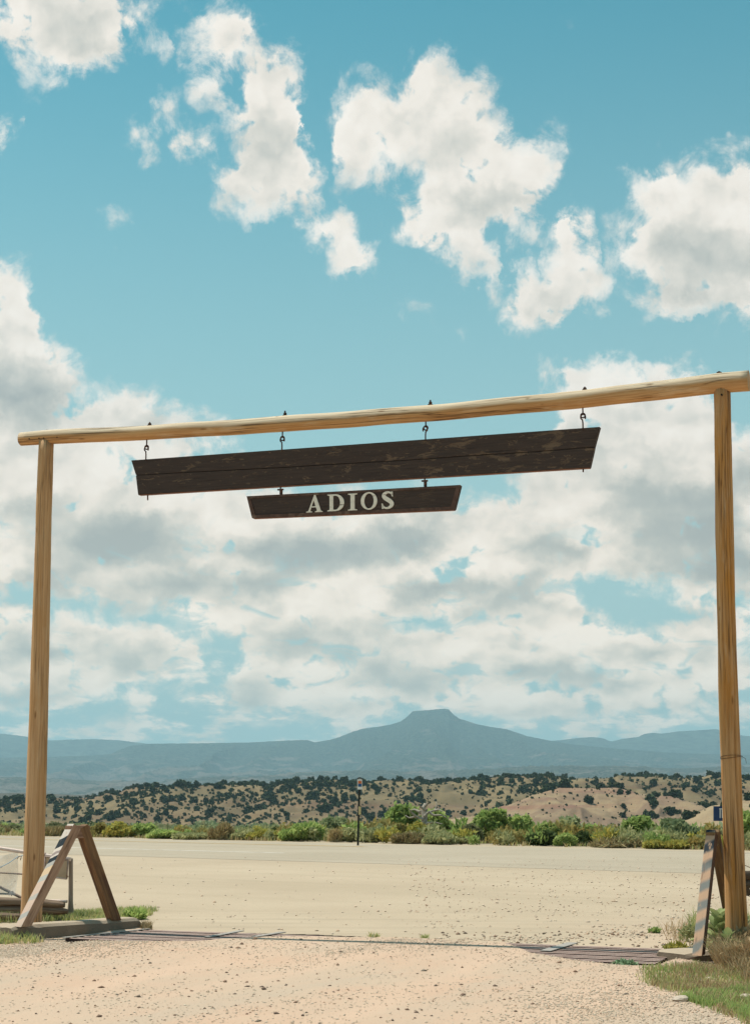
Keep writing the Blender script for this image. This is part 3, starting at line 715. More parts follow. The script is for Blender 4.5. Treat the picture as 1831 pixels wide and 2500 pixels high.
M_HILL2 = m_hill('red_striped_badland', (0.30, 0.215, 0.125), (0.21, 0.14, 0.09), (0.21, 0.085, 0.065), 0.85, 1.3)
M_HILL3 = m_hill('pale_sandy_slope', (0.33, 0.245, 0.145), (0.27, 0.19, 0.11), (0.23, 0.13, 0.085), 0.4, 1.6)

RA = [(-300,1778),(-120,1775),(0,1771),(60,1769),(140,1768),(196,1764),(237,1754),(284,1745),(339,1740),(440,1738),(559,1735),(629,1731),(711,1728),(812,1725),(948,1724),(1032,1721),(1100,1719),(1186,1717.5),(1290,1716),(1428,1715),(1586,1715),(1652,1717),(1900,1722)]
prof_hill = lambda t: 0.08 * t + 0.92 * smooth01(t * 1.0) ** 0.9
def rel_hill(amp, lx, ly, seed):
    def f(X, Y, t):
        w = X + 40 * fbm(X / 90, Y / 90, 3, seed + 3)
        return amp * (ridged(w / lx, Y / ly, 4, seed) - 0.55) + amp * 0.35 * (fbm(X / 14, Y / 14, 3, seed + 7) - 0.5)
    return f
HA = ridge_mesh(RA, 1260, 960, LOW - 1, -300, 1900, 700, 70, prof_hill, rel_hill(15.0, 42, 120, 31), 31, back=0.6, small=0.8)
land('hillside', HA, M_HILL)
RB = [(960,1822),(1040,1806),(1104,1783),(1169,1759),(1231,1742),(1290,1740),(1359,1741),(1430,1752),(1500,1764),(1580,1778),(1680,1796),(1760,1822)]
HB = ridge_mesh(RB, 900, 720, LOW - 1, 960, 1760, 330, 50, prof_hill, rel_hill(9.5, 26, 90, 51), 51, back=0.5, small=1.2)
land('badland_hill', HB, M_HILL2)
RC = [(1330,1836),(1441,1823),(1514,1803),(1565,1777),(1652,1762),(1720,1755),(1850,1748)]
HC = ridge_mesh(RC, 640, 520, -14, 1330, 1850, 220, 40, prof_hill, rel_hill(3.0, 30, 90, 61), 61, back=0.5, small=1.0)
land('sandy_hill', HC, M_HILL3)
RD = [(930,1836),(985,1806),(1040,1799),(1100,1800),(1150,1812),(1200,1836)]
HD = ridge_mesh(RD, 600, 520, -14, 930, 1200, 120, 24, prof_hill, rel_hill(2.0, 22, 60, 71), 71, back=0.5, small=0.8)
land('sandy_mound', HD, M_HILL3)
# mid-distance plain and low mesas seen past the left end of the hill
RE = [(-350,1748),(0,1748),(70,1747),(120,1750),(170,1752),(230,1752),(320,1749),(420,1745),(500,1748)]
HE = ridge_mesh(RE, 3600, 1500, LOW - 2, -350, 520, 200, 30, lambda t: t ** 1.2, rel_hill(8, 120, 400, 81), 81, back=0.3, small=1.2)
def m_dist(name, dark, pale, lo, hi, sc=1.0, thr=0.55, dots=0.0):
    m, t, b = mat(name); c = coord(t); X, Y, Z = t.xyz(c)
    n = t.noise(t.v('MULTIPLY', c, (0.0012 * sc, 0.0006 * sc, 0.006 * sc)), 1.0, 8, 0.66, 0.4)
    hgt = t.mr(Z, lo, hi, 1, -0.6)
    p = t.mr(t.m('ADD', n, t.m('MULTIPLY', hgt, 0.13)), thr, thr + 0.09)
    f = t.noise(c, 0.012 * sc, 6, 0.7)
    d = t.mix(t.mr(f, 0.42, 0.60), tuple(v * .7 for v in dark) + (1,), tuple(v * 2.4 for v in dark) + (1,))
    col = t.mix(t.m('MULTIPLY', p, 0.9), d, t.mix(t.mr(t.noise(c, 0.02 * sc, 4, .6), .4, .6), pale + (1,), tuple(v * .6 for v in pale) + (1,)))
    if dots: col = t.mix(t.mr(t.voro(c, dots, 0, .5), 0.28, 0.36, 1, 0), col, (0.05, 0.06, 0.035, 1))
    t.put(b.inputs['Base Color'], col); b.inputs['Roughness'].default_value = 1.0
    bump(t, b, t.m('ADD', f, n), 1.0, 90)
    return m
land('plain', HE, m_dist('scrubby_plain', (0.14, 0.12, 0.07), (0.36, 0.27, 0.18), -20, 60, 3.0, 0.46, dots=0.03))
M_MTN = m_dist('wooded_mountain', (0.06, 0.075, 0.05), (0.42, 0.33, 0.26), 90, 330, 3.2, 0.535)
M_MTN2 = m_dist('wooded_far_range', (0.05, 0.06, 0.04), (0.25, 0.2, 0.16), 100, 300, 1.0, 0.72)
M_FOOT = m_dist('pale_cliff_foothills', (0.10, 0.105, 0.07), (0.52, 0.42, 0.33), 20, 160, 5.0, 0.52)
def rel_mtn(amp, lx, ly, seed):
    def f(X, Y, t):
        return 2.2 * amp * (ridged((X + 300 * fbm(X / 900, Y / 900, 2, seed)) / lx, Y / ly, 5, seed) - 0.88)
    return f
MESA = [(100,1668),(200,1665),(240,1662),(262,1652),(288,1643),(332,1639),(440,1638),(559,1636),(592,1634),(656,1631),(676,1631),(692,1636),(724,1631),(751,1623),(778,1612),(798,1606),(829,1602),(860,1597),(880,1591),(893,1583),(902,1575),(910,1567.5),(928,1566),(947,1565),(965,1563),(981,1562),(990,1563.5),(996,1570),(1003,1577),(1015,1584),(1049,1595),(1083,1602),(1117,1607),(1142,1615),(1162,1622),(1197,1629),(1260,1640),(1360,1650),(1500,1660),(1800,1668),(-50,1671),(-400,1672)]
prof_mtn = lambda t: np.where(t < 0.45, 0.38 * (t / 0.45), 0.38 + 0.62 * ((t - 0.45) / 0.55) ** 1.25)
land('mesa', ridge_mesh(MESA, 12000, 8200, 40, -400, 1800, 900, 60, prof_mtn, rel_mtn(150, 420, 2400, 91), 91, back=0.15, small=1.4), M_MTN)
RL = [(-400,1612),(-100,1612),(0,1617),(44,1622),(105,1632),(150,1630),(203,1629),(254,1631),(322,1639),(420,1650),(700,1662)]
land('mountain_range', ridge_mesh(RL, 15500, 12500, 60, -400, 700, 300, 30, prof_mtn, rel_mtn(90, 700, 3000, 95), 95, back=0.05, small=1.0), M_MTN2)
RR = [(1000,1668),(1130,1655),(1190,1636),(1217,1633),(1248,1630),(1276,1626),(1307,1624),(1331,1627),(1345,1633),(1352,1634),(1376,1628),(1410,1624),(1424,1617),(1445,1615),(1462,1617),(1497,1612),(1583,1607),(1610,1613),(1631,1620),(1652,1622),(1750,1628),(1950,1640)]
land('mountain_range', ridge_mesh(RR, 15300, 12300, 60, 1000, 1950, 300, 30, prof_mtn, rel_mtn(90, 700, 3000, 98), 98, back=0.05, small=1.0), M_MTN2)
RF = [(-400,1708),(0,1712),(120,1716),(240,1722),(330,1724),(440,1716),(540,1712),(640,1706),(760,1702),(840,1700),(900,1703),(1000,1700),(1100,1694),(1200,1690),(1260,1686),(1320,1692),(1400,1690),(1500,1694),(1600,1690),(1900,1696)]
land('foothills', ridge_mesh(RF, 7600, 4600, -10, -400, 1900, 700, 44, lambda t: smooth01(t) ** 1.1, rel_mtn(70, 260, 900, 101), 101, back=0.25, small=3.0), M_FOOT)

# ---- the air between
def build_haze():
    x, y0, y1 = 17500, -16500, 17500
    z0, z1 = -30, 760
    V, F = box_vf(2 * x, y1 - y0, z1 - z0)
    V = [(v[0], v[1] + (y0 + y1) / 2, v[2] + (z0 + z1) / 2) for v in V]
    m = bpy.data.materials.new('thin_blue_air'); m.use_nodes = True; m.node_tree.nodes.clear()
    p = m.node_tree.nodes.new('ShaderNodeVolumePrincipled'); o = m.node_tree.nodes.new('ShaderNodeOutputMaterial')
    p.inputs['Color'].default_value = (0.53, 0.85, 1.0, 1); p.inputs['Density'].default_value = HAZE
    p.inputs['Anisotropy'].default_value = 0.2
    m.node_tree.links.new(p.outputs[0], o.inputs['Volume'])
    tag(obj('haze', V, F, m), kind='stuff')
HAZE = 7.8e-5
build_haze()

# ================================================================ ranch gate
pL, pR = on_z(67, 2052), on_z(1622, 2104)
GD = pR - pL; GD = GD / np.linalg.norm(GD)                 # along the gate
GNrm = np.array([GD[1], -GD[0], 0.0])                      # toward the camera
def gp(px, py, off=0.0):
    """point of the gate plane seen at a place of the photograph, off metres toward the camera"""
    p0 = pL + GNrm * off
    return on_plane(px, py, p0, GNrm)
gate = thing('ranch_gate', pL, 'tall timber ranch gateway of two peeled log posts and a log crossbeam spanning the drive', 'gate')
def post_path(b, t, n=46, bow=0.012, seed=0):
    s = np.linspace(-0.01, 1, n)[:, None]; P = b + (t - b) * s
    P[:, 0] += bow * np.sin(s[:, 0] * 5 + seed); return P
def px_r(p, wpx): return wpx / 2 * np.linalg.norm((p - np.array([0, 0, EYE]))) / FPX / 1.005
tL, tR = gp(104, 972), gp(1589, 853)
pathL = post_path(pL, tL); pathR = post_path(pR, tR, seed=2)
def lerp_r(p, a, b): return np.linspace(px_r(p[0], a), px_r(p[-1], b), len(p))
tube_obj('post', pathL, lerp_r(pathL, 45, 32), M_POST, gate, segs=64, rough=0.05, lump=0.05, seed=3, groove=[(4.15, 0.5, 0.014, 0.09), (3.1, .6, .008, .07), (2.6, .6, .006, .07)])
tube_obj('post', pathR, lerp_r(pathR, 46, 35), M_POST2, gate, segs=72, rough=0.05, lump=0.05, seed=5, groove=[(3.55, 0.7, 0.030, 0.09), (2.9, 0.6, 0.012, 0.08), (2.5, .5, .010, .07)])
bm_pts = [(47,967,14.5),(100,963,15.5),(210,958.5,15.5),(328,952.5,16),(480,943,17),(628,933.5,18),(790,922,18.3),(948,910,18.6),(1120,894,19.2),(1288,878.5,20),(1440,861,21.2),(1588,844,22),(1650,838.5,22.5)]
bx = np.linspace(47, 1650, 90)
bp = np.array([gp(x, interp([(a, b) for a, b, c in bm_pts], x) + 0.5 * math.sin(x / 37.0)) for x in bx])
br = np.array([px_r(p, 2 * interp([(a, c) for a, b, c in bm_pts], x)) for p, x in zip(bp, bx)])
br *= 1 + 0.03 * (fbm(bx / 60, bx * 0, 3, 8) - 0.5)
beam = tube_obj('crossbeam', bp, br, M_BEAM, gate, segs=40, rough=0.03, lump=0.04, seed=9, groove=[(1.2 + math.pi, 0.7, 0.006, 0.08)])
# bolts on top of the beam and dark bolt holes in its left end
def bolt(parent, px, pyt, pyb, r=0.009, nut=0.018, plate=0.0):
    a, b = gp(px, pyb), gp(px, pyt)
    V, F, uv = tube([a, a + (b - a) * .5, b], r, 8)
    VV = [tuple(v) for v in V]; FF = list(F)
    def add(c, rr, h):
        V2, F2, _ = tube([c - np.array([0, 0, h / 2]), c, c + np.array([0, 0, h / 2])], rr, 6)
        k = len(VV); VV.extend([tuple(v) for v in V2]); FF.extend([tuple(i + k for i in f) for f in F2])
    add(a + (b - a) * 0.45, nut, 0.022)
    if plate: add(a + (b - a) * 0.12, plate, 0.008)
    return obj('bolt', VV, FF, M_IRON, parent, world=True)
for px, pt, pb in ((104, 947, 953), (1584, 818, 825)): bolt(gate, px, pt, pb, 0.014, 0.03)
for px, py in ((64.5, 966.5), (86, 965.5), (96.5, 965), (126, 963)):
    p = gp(px, py, 0.088); V, F, _ = tube([p - GNrm * 0.01, p, p + GNrm * 0.004], 0.009, 8); obj('bolt_hole', V, F, m_simple('dark_bolt_hole', (0.02, 0.012, 0.008)) if 'dark_bolt_hole' not in bpy.data.materials else bpy.data.materials['dark_bolt_hole'], gate, world=True)
p = gp(1589.5, 869, 0.105); V, F, _ = tube([p - GNrm * 0.02, p, p + GNrm * 0.003], 0.011, 8); obj('bolt_hole', V, F, bpy.data.materials['dark_bolt_hole'], gate, world=True)
# loop of wire tied round the right post
wz = gp(1611, 1671)
ang = np.linspace(0, 4 * np.pi, 60); rw = px_r(wz, 45) + 0.004
wp = np.array([wz + np.array([math.cos(a) * rw, math.sin(a) * rw, 0.012 * math.sin(a * 1.3) + 0.02 * a / 12]) for a in ang])
wp = np.concatenate([wp, [wp[-1] + np.array([0.03, -0.02, -0.02]), wp[-1] + np.array([0.035, -0.03, -0.07])]])
tube_obj('tie_wire', wp, 0.0025, M_IRON, gate, segs=5)

# ---------------------------------------------------------------- hanging boards
def m_board(name, along_amp):
    m, t, b = mat(name); c = coord(t)
    g = t.noise(t.v('MULTIPLY', c, (2.2, 60, 60)), 1.0, 6, 0.65, 0.4)
    p = t.noise(t.v('MULTIPLY', c, (3.4, 6, 11.0)), 1.0, 9, 0.74, 0.7)
    X, Y, Z = t.xyz(c)
    bias = t.mr(X, -3.0, 3.0, -0.035, 0.028)
    chip = t.mr(t.m('ADD', p, bias), 0.570, 0.60)
    fl = t.mr(t.noise(t.v('MULTIPLY', c, (6, 9, 22)), 1.0, 7, 0.7), 0.60, 0.625)
    paint = t.mix(t.mr(g, 0.35, 0.7), (0.042, 0.029, 0.024, 1), (0.072, 0.048, 0.038, 1))
    bare = t.mix(t.mr(g, 0.35, 0.65), (0.17, 0.115, 0.075, 1), (0.095, 0.063, 0.043, 1))
    col = t.mix(t.m('MULTIPLY', t.m('MAXIMUM', chip, t.m('MULTIPLY', fl, 0.8)), along_amp), paint, bare)
    ck = t.mr(t.noise(t.v('MULTIPLY', c, (0.9, 12, 40)), 1.0, 4, 0.6, 0.3), 0.66, 0.69)
    col = t.mix(t.m('MULTIPLY', ck, 0.8), col, (0.012, 0.008, 0.007, 1))
    t.put(b.inputs['Base Color'], col); b.inputs['Roughness'].default_value = 0.7
    bump(t, b, t.m('SUBTRACT', t.m('ADD', t.m('MULTIPLY', g, 0.5), t.m('MULTIPLY', chip, -0.35)), ck), 0.7, 0.006)
    return m
M_BOARD = m_board('flaking_brown_board_paint', 1.0)
M_BOARD2 = m_board('worn_brown_sign_paint', 0.35)
M_EDGE = m_simple('red_brown_board_edge', (0.20, 0.09, 0.055), 0.8, 0, .3, 12)  # red brown stands for light bounced up from the ground
M_CRACK = m_simple('dark_split', (0.012, 0.008, 0.007))
# big upper board: two planks split along the middle
B1 = [gp(289, 1014), gp(1321, 940), gp(1299, 1030), gp(304, 1090)]
c1 = sum(B1) / 4; MF1 = frame(c1, GD)
upper = thing('hanging_board', c1 - np.array([0, 0, 0.3]), 'long blank dark brown board with flaking paint hung from the log crossbeam', 'sign board')
def board_mesh(corners, th, split=None, gap=0.004, bev=0.012):
    """face outline (TL, TR, BR, BL) toward the camera with a small worn edge, thickness th away from it"""
    import bmesh
    bm = bmesh.new()
    f = [bm.verts.new(tuple(p)) for p in corners]; bk = [bm.verts.new(tuple(np.asarray(p) - GNrm * th)) for p in corners]
    n = len(corners); bm.faces.new(f[::-1]); bm.faces.new(bk)
    for i in range(n): bm.faces.new((f[i], f[(i + 1) % n], bk[(i + 1) % n], bk[i]))
    bmesh.ops.recalc_face_normals(bm, faces=bm.faces)
    bmesh.ops.bevel(bm, geom=bm.edges[:], offset=bev, segments=2, affect='EDGES')
    bm.verts.index_update(); V = [tuple(v.co) for v in bm.verts]; F = [tuple(v.index for v in q.verts) for q in bm.faces]; bm.free(); return V, F
# the split wanders from (310,1062) to (1305,990)
sx = np.linspace(0, 1, 26)
mid = [gp(299 + (1309 - 299) * s, 1052.5 - 6 + (985 - 1046.5) * s + 2.6 * (fbm(np.array([s * 9]), np.array([0.]), 3, 2)[0] - .5) + 3 * math.sin(s * 3)) for s in sx]
g_ = np.array([0, 0, 0.0035])
V, F = board_mesh([B1[0], B1[1]] + [m_ + g_ for m_ in mid[::-1]], 0.07, bev=0.004); pk = obj('plank', V, F, M_BOARD, upper, M=MF1, world=True)
V, F = board_mesh([m_ - g_ for m_ in mid] + [B1[2], B1[3]], 0.07, bev=0.004); obj('plank', V, F, M_BOARD, upper, M=MF1, world=True)
# dark liner seen down the split, and the lower edge with its painted ground glow
V, F = prism([m_ + g_ * 2 - GNrm * 0.02 for m_ in mid] + [m_ - g_ * 2 - GNrm * 0.02 for m_ in mid[::-1]], -GNrm, 0.04); obj('split', V, F, M_CRACK, upper, M=MF1, world=True)
V, F = prism([B1[3] - GNrm * 0.004 + GD * .006, B1[2] - GNrm * 0.004 - GD * .006, B1[2] - GNrm * 0.066 - GD * .006, B1[3] - GNrm * 0.066 + GD * .006], np.array([0, 0, -1.0]), 0.004); obj('lower_edge', V, F, M_EDGE, upper, M=MF1, world=True)

# lower board with a raised rim and lettering
B2 = [gp(544, 1093.5), gp(1015, 1068.5), gp(1001.5, 1123), gp(556, 1142)]
c2 = sum(B2) / 4; MF2 = frame(c2, GD)
lower = thing('hanging_sign', c2 - np.array([0, 0, 0.25]), 'small dark brown sign board lettered ADIOS in white, hung below the long board', 'sign')
V, F = board_mesh(B2, 0.06, bev=0.006); obj('board', V, F, M_BOARD2, lower, M=MF2, world=True)
V, F = prism([B2[3] - GNrm * 0.004 + GD * .01, B2[2] - GNrm * 0.004 - GD * .01, B2[2] - GNrm * 0.056 - GD * .01, B2[3] - GNrm * 0.056 + GD * .01], np.array([0, 0, -1.0]), 0.004); obj('lower_edge', V, F, M_EDGE, lower, M=MF2, world=True)
def rim(a, b, ia, ib):
    V, F = prism([a + GNrm * .001, b + GNrm * .001, ib + GNrm * .001, ia + GNrm * .001], GNrm, 0.010); return V, F
ins = [gp(552, 1098.5), gp(1005, 1074.5), gp(993.5, 1116.5), gp(563, 1135)]
M_RIM = m_simple('worn_sign_rim', (0.095, 0.055, 0.042), 0.75, 0, .4, 10, rust=((0.17, 0.115, 0.085), 0.55))
for i in range(4):
    j = (i + 1) % 4
    V, F = rim(B2[i], B2[j], ins[i], ins[j]); obj('rim', V, F, M_RIM, lower, M=MF2, world=True)

# serif capitals, drawn as outlines (height 1)
def arc(cx, cy, rx, ry, a0, a1, n=18):
    return [(cx + rx * math.cos(R(a)), cy + ry * math.sin(R(a))) for a in np.linspace(a0, a1, n)]
SER = 0.045
L_I = [[(0.02, 0), (0.50, 0), (0.50, SER), (0.385, 0.075), (0.365, 0.12), (0.365, 0.88), (0.385, 0.925), (0.50, 1 - SER), (0.50, 1), (0.02, 1), (0.02, 1 - SER), (0.135, 0.925), (0.155, 0.88), (0.155, 0.12), (0.135, 0.075), (0.02, SER)]]
L_A = [[(0.0, 0), (0.36, 0), (0.36, SER), (0.27, 0.06), (0.245, 0.10), (0.30, 0.285), (0.585, 0.285), (0.645, 0.105), (0.62, 0.06), (0.53, SER), (0.53, 0), (0.985, 0), (0.985, SER), (0.905, 0.065), (0.87, 0.115), (0.555, 1.0), (0.475, 1.0), (0.155, 0.13), (0.105, 0.065), (0.0, SER)],
       [(0.32, 0.345), (0.445, 0.715), (0.565, 0.345)]]
L_D = [[(0.02, 0), (0.46, 0)] + arc(0.46, 0.5, 0.47, 0.5, -88, 88, 22) + [(0.46, 1), (0.02, 1), (0.02, 1 - SER), (0.12, 0.925), (0.14, 0.88), (0.14, 0.12), (0.12, 0.075), (0.02, SER)],
       [(0.335, 0.09), (0.335, 0.91)] + arc(0.44, 0.5, 0.275, 0.42, 88, -88, 20)]
L_O = [arc(0.49, 0.5, 0.49, 0.52, 0, 354, 40), arc(0.49, 0.5, 0.285, 0.445, 354, 0, 34)]
def s_shape():
    cl = []   # centre line and half width
    pts = [(0.585, 0.80, .035), (0.53, 0.90, .05), (0.42, 0.955, .05), (0.29, 0.94, .065), (0.17, 0.86, .085), (0.145, 0.74, .10), (0.205, 0.64, .11), (0.33, 0.55, .12), (0.46, 0.46, .12), (0.56, 0.36, .11), (0.585, 0.245, .10), (0.52, 0.125, .08), (0.40, 0.055, .06), (0.27, 0.045, .05), (0.15, 0.10, .05), (0.09, 0.22, .035)]
    P = np.array(pts); tt = np.linspace(0, len(P) - 1, 60); C = np.stack([np.interp(tt, np.arange(len(P)), P[:, i]) for i in range(3)], 1)
    for _ in range(3): C[1:-1] = (C[:-2] + 2 * C[1:-1] + C[2:]) / 4
    T = np.gradient(C[:, :2], axis=0); T /= np.linalg.norm(T, axis=1)[:, None]; N = np.stack([-T[:, 1], T[:, 0]], 1)
    A = C[:, :2] + N * C[:, 2:3]; B = C[:, :2] - N * C[:, 2:3]
    return [[tuple(p) for p in A] + [tuple(p) for p in B[::-1]]]
L_S = s_shape(); L_S1 = [[(0.54, 0.98), (0.615, 0.98), (0.625, 0.70), (0.585, 0.70), (0.53, 0.85)]]; L_S2 = [[(0.06, 0.02), (0.13, 0.02), (0.165, 0.13), (0.09, 0.32), (0.045, 0.32)]]
def m_letter():
    m, t, b = mat('cracked_white_letter_paint'); c = coord(t)
    ck = t.noise(t.v('MULTIPLY', c, (2.5, 1, 42)), 1.0, 4, 0.6, 0.2)
    k = t.mr(ck, 0.63, 0.65); g = t.noise(c, 30, 4, 0.6)
    col = t.mix(t.mr(g, 0.4, 0.7), (0.80, 0.76, 0.66, 1), (0.68, 0.63, 0.54, 1))
    t.put(b.inputs['Base Color'], t.mix(t.m('MULTIPLY', k, 0.9), col, (0.08, 0.05, 0.04, 1))); b.inputs['Roughness'].default_value = 0.6
    bump(t, b, t.m('SUBTRACT', 1.0, k), 0.5, 0.004); return m
M_LETTER = m_letter()
def letter(parts, x0, x1, ytop, ybot, thick=0.012):
    """place in the crop of the sign: x0..x1 and ytop..ybot (baseline at the left foot)"""
    allp = [p for c_ in parts for q in c_ for p in q]; xm0 = min(p[0] for p in allp); xm1 = max(p[0] for p in allp)
    cu = bpy.data.curves.new('letter', 'CURVE'); cu.dimensions = '2D'; cu.fill_mode = 'BOTH'; cu.extrude = thick / 2
    Mi = MF2.inverted(); me_all = []
    for c_ in parts:
        cc = bpy.data.curves.new('tmp', 'CURVE'); cc.dimensions = '2D'; cc.fill_mode = 'BOTH'; cc.extrude = thick / 2
        for q in c_:
            sp = cc.splines.new('POLY'); sp.points.add(len(q) - 1); sp.use_cyclic_u = True
            for k, (u, v) in enumerate(q):
                X = x0 + (u - xm0) / (xm1 - xm0) * (x1 - x0); base = ybot - 0.043 * (X - x0); Yc = base - v * (ybot - ytop)
                w = gp(541.3 + .3168 * X, 1046.6 + .3168 * Yc, 0.0); l = Mi @ Vector(w)
                sp.points[k].co = (l.x, l.z, 0, 1)
        o = bpy.data.objects.new('tmp', cc); me = bpy.data.meshes.new_from_object(o); me_all.append(me); bpy.data.objects.remove(o); 
    V = []; F = []
    for me in me_all:
        k = len(V); V += [(v.co.x, -thick / 2 - 0.001 - v.co.z, v.co.y) for v in me.vertices]; F += [tuple(i + k for i in p.vertices) for p in me.polygons]
    return obj('letter', V, F, M_LETTER, lower, M=MF2)
letter([L_A], 423, 537, 142, 262); letter([L_D], 570, 686, 137, 254); letter([L_I], 713, 777, 131, 248); letter([L_O], 802, 916, 124, 242); letter([L_S, L_S1, L_S2], 947, 1031, 116, 238)

# hooks and eyes: the rods belong to the boards that hang from them
def hang(parent, px, ytop, ybot, rt, style, off=0.0):
    a = gp(px + (2 if style != 2 else -1), ytop); b = gp(px, ybot); 
    L = a[2] - b[2]; rad = 0.0085
    H = lambda x, z: b + GD * x + np.array([0, 0, z])
    eye = [H(0.0, L), H(0.0, L * 0.72)] + [H(0.026 * math.sin(t_), L * 0.60 + 0.026 * math.cos(t_)) for t_ in np.linspace(0, 2 * np.pi, 12)]
    tube_obj('eye_bolt', eye, rad, M_IRON, parent, segs=7)
    s = -1 if style == 2 else 1
    hook = [H(0, -0.02), H(0, L * 0.22), H(-0.004 * s, L * 0.38)] + [H(s * (0.004 + 0.028 * math.sin(t_)), L * 0.46 + 0.034 * math.cos(t_) + 0.01) for t_ in np.linspace(-2.0, 2.2, 10)]
    hook = [h + GNrm * 0.012 for h in hook]
    tube_obj('hook', hook, rad, M_IRON, parent, segs=7)
hang(upper, 322.5, 968, 1011.5, 0, 1); hang(upper, 622, 950, 989.5, 0, 1); hang(upper, 938, 927, 966.5, 0, 2); hang(upper, 1284.5, 897, 942.5, 0, 1)
for px, pt, pb in ((330, 930, 938), (628, 905, 917), (948, 881, 893), (1288, 852, 860)): bolt(upper, px, pt, pb, 0.010, 0.022, 0.035)
for px, pt, pb in ((323, 1088, 1101), (1283, 1031, 1039)):
    a, b = gp(px, pt), gp(px, pb); tube_obj('rod_end', [a - GNrm * .03, (a + b) / 2 - GNrm * .03, b - GNrm * .03], 0.009, M_IRON, upper, segs=7)
for px, pt, pb in ((618, 1072, 1089.5), (935.5, 1051.5, 1072.5)):
    a, b = gp(px, pt, -0.03), gp(px, pb, -0.03); d = b - a
    tube_obj('rod', [a, a + d * .5, b], 0.009, M_IRON, lower, segs=7)
    V, F = box_vf(0.075, 0.03, 0.018, 0.004); obj('clamp_plate', V, F, M_IRON, lower, M=frame(a + d * 0.38, GD))
    V, F = box_vf(0.032, 0.03, abs(d[2]) * 0.55, 0.004); obj('clamp', V, F, M_IRON, lower, M=frame(a + d * 0.72 + GD * 0.008, GD))

# ================================================================ cattle guard
guard = thing('cattle_guard', (gl + fr + nl + nr) / 4 * np.array([1, 1, 0]), 'rusty steel cattle guard of long parallel rails, half buried in gravel across the drive', 'cattle guard')
NR = 13
def lp(a, b, s): return a + (b - a) * s
for i in range(NR):
    s = (i + 0.35) / NR
    a = lp(gl, nl, s); b = lp(fr, nr, s); a = a - np.append(GE, 0) * 0.02; b = b + np.append(GE, 0) * 0.02
    L = np.linalg.norm(b - a); c = (a + b) / 2; V, F = box_vf(L, 0.052, 0.05, 0.002)
    ys = []
    obj('rail', V, F, M_RAIL, guard, M=frame((c[0], c[1], 0.022 - 0.025 + 0.002 * math.sin(i * 2.1)), b - a))
for a, b, w in ((gl, nl, 0.06), (on_z(532, 2057.5), on_z(455, 2072), 0.08), (on_z(624, 2060.5), on_z(560, 2071), 0.08), (on_z(1262, 2084.5), on_z(1201, 2103), 0.12)):
    a = lp(a, b, 0.01); c = (a + b) / 2; V, F = box_vf(np.linalg.norm(b - a), w, 0.010, 0.002)
    obj('cross_bar', V, F, M_STEEL, guard, M=frame((c[0], c[1], 0.0315), b - a))
a, b = lp(gl, fr, 0.0), lp(gl, fr, 1.0); c = (a + b) / 2 - np.append(GN, 0) * 0.045; V, F = box_vf(np.linalg.norm(b - a), 0.085, 0.05, 0.006)
obj('edge_angle', V, F, m_simple('sun_bleached_edge_steel', (0.46, 0.38, 0.31), 0.7, 0.1, .15, 10), guard, M=frame((c[0], c[1], -0.015), b - a))

# ---- concrete kerb carrying the left A frame, and the pad of the right one
def kerb(name, path, width, h, label, ends=0.06, seed=0):
    import bmesh
    P = np.array(path); d = P[-1] - P[0]; L = np.linalg.norm(d); d /= L; n = np.array([d[1], -d[0], 0])
    nx = int(L / 0.06); prof = [(-width / 2, -0.03), (-width / 2, h - 0.03), (-width / 2 + 0.03, h), (0, h + 0.004), (width / 2 - 0.05, h), (width / 2 - 0.012, h - 0.035), (width / 2, -0.03)]
    V = []; 
    for i in range(nx + 1):
        s = i / nx; c = P[0] + (P[-1] - P[0]) * s
        e = 1.0
        dd = min(s, 1 - s) * L
        if dd < ends: e = 0.80 + 0.20 * math.sqrt(max(0, 1 - (1 - dd / ends) ** 2))
        for j, (o_, z) in enumerate(prof):
            w = 0.010 * (fbm(np.array([s * L * 3]), np.array([j * 1.7]), 3, seed)[0] - .5)
            chip = 0.022 * max(0, fbm(np.array([s * L * 7]), np.array([j * 0.8]), 3, seed + 5)[0] - .62) / .38 if 1 <= j <= 5 else 0
            V.append(c + n * (o_ * e + w) + np.array([0, 0, (z * (e if z > 0 else 1)) + w - chip]))
    k = len(prof); F = [(i * k + j, i * k + j + 1, (i + 1) * k + j + 1, (i + 1) * k + j) for i in range(nx) for j in range(k - 1)]
    F += [tuple(range(k)), tuple(range(nx * k + k - 1, nx * k - 1, -1))]
    me = mesh_np(name, V, F, M_CONC); 
    o = bpy.data.objects.new(name, me); place(o); tag(o, label, 'kerb'); return o
kA, kB = on_z(47, 2069.5), on_z(314, 2050.5)
kd = (kB - kA); kd /= np.linalg.norm(kd); kn = np.array([kd[1], -kd[0], 0.0])
KW = 0.34
kerb('concrete_kerb', [kA - kn * KW / 2 - kd * 0.1, kB - kn * KW / 2], KW, 0.15, 'long low concrete kerb under the left A frame, beside the cattle guard', 0.10, 4)
# stub of kerb running off to the left of the frame
kS = on_z(-60, 2060); kE = on_z(52, 2066)
kerb('concrete_kerb', [kS + np.array([-.3, .12, 0]), kE - kd * 0.1], 0.24, 0.12, 'short concrete kerb end running off to the left of the gateway, in grass', 0.05, 8)
pad_a, pad_b = on_z(1484, 2119), on_z(1612, 2107)
kerb('concrete_pad', [pad_a + np.array([0, .1, 0]), pad_b + np.array([0, 0.1, 0])], 0.50, 0.085, 'flat concrete footing under the striped right A frame, edged by grass', 0.10, 12)['category'] = 'footing'

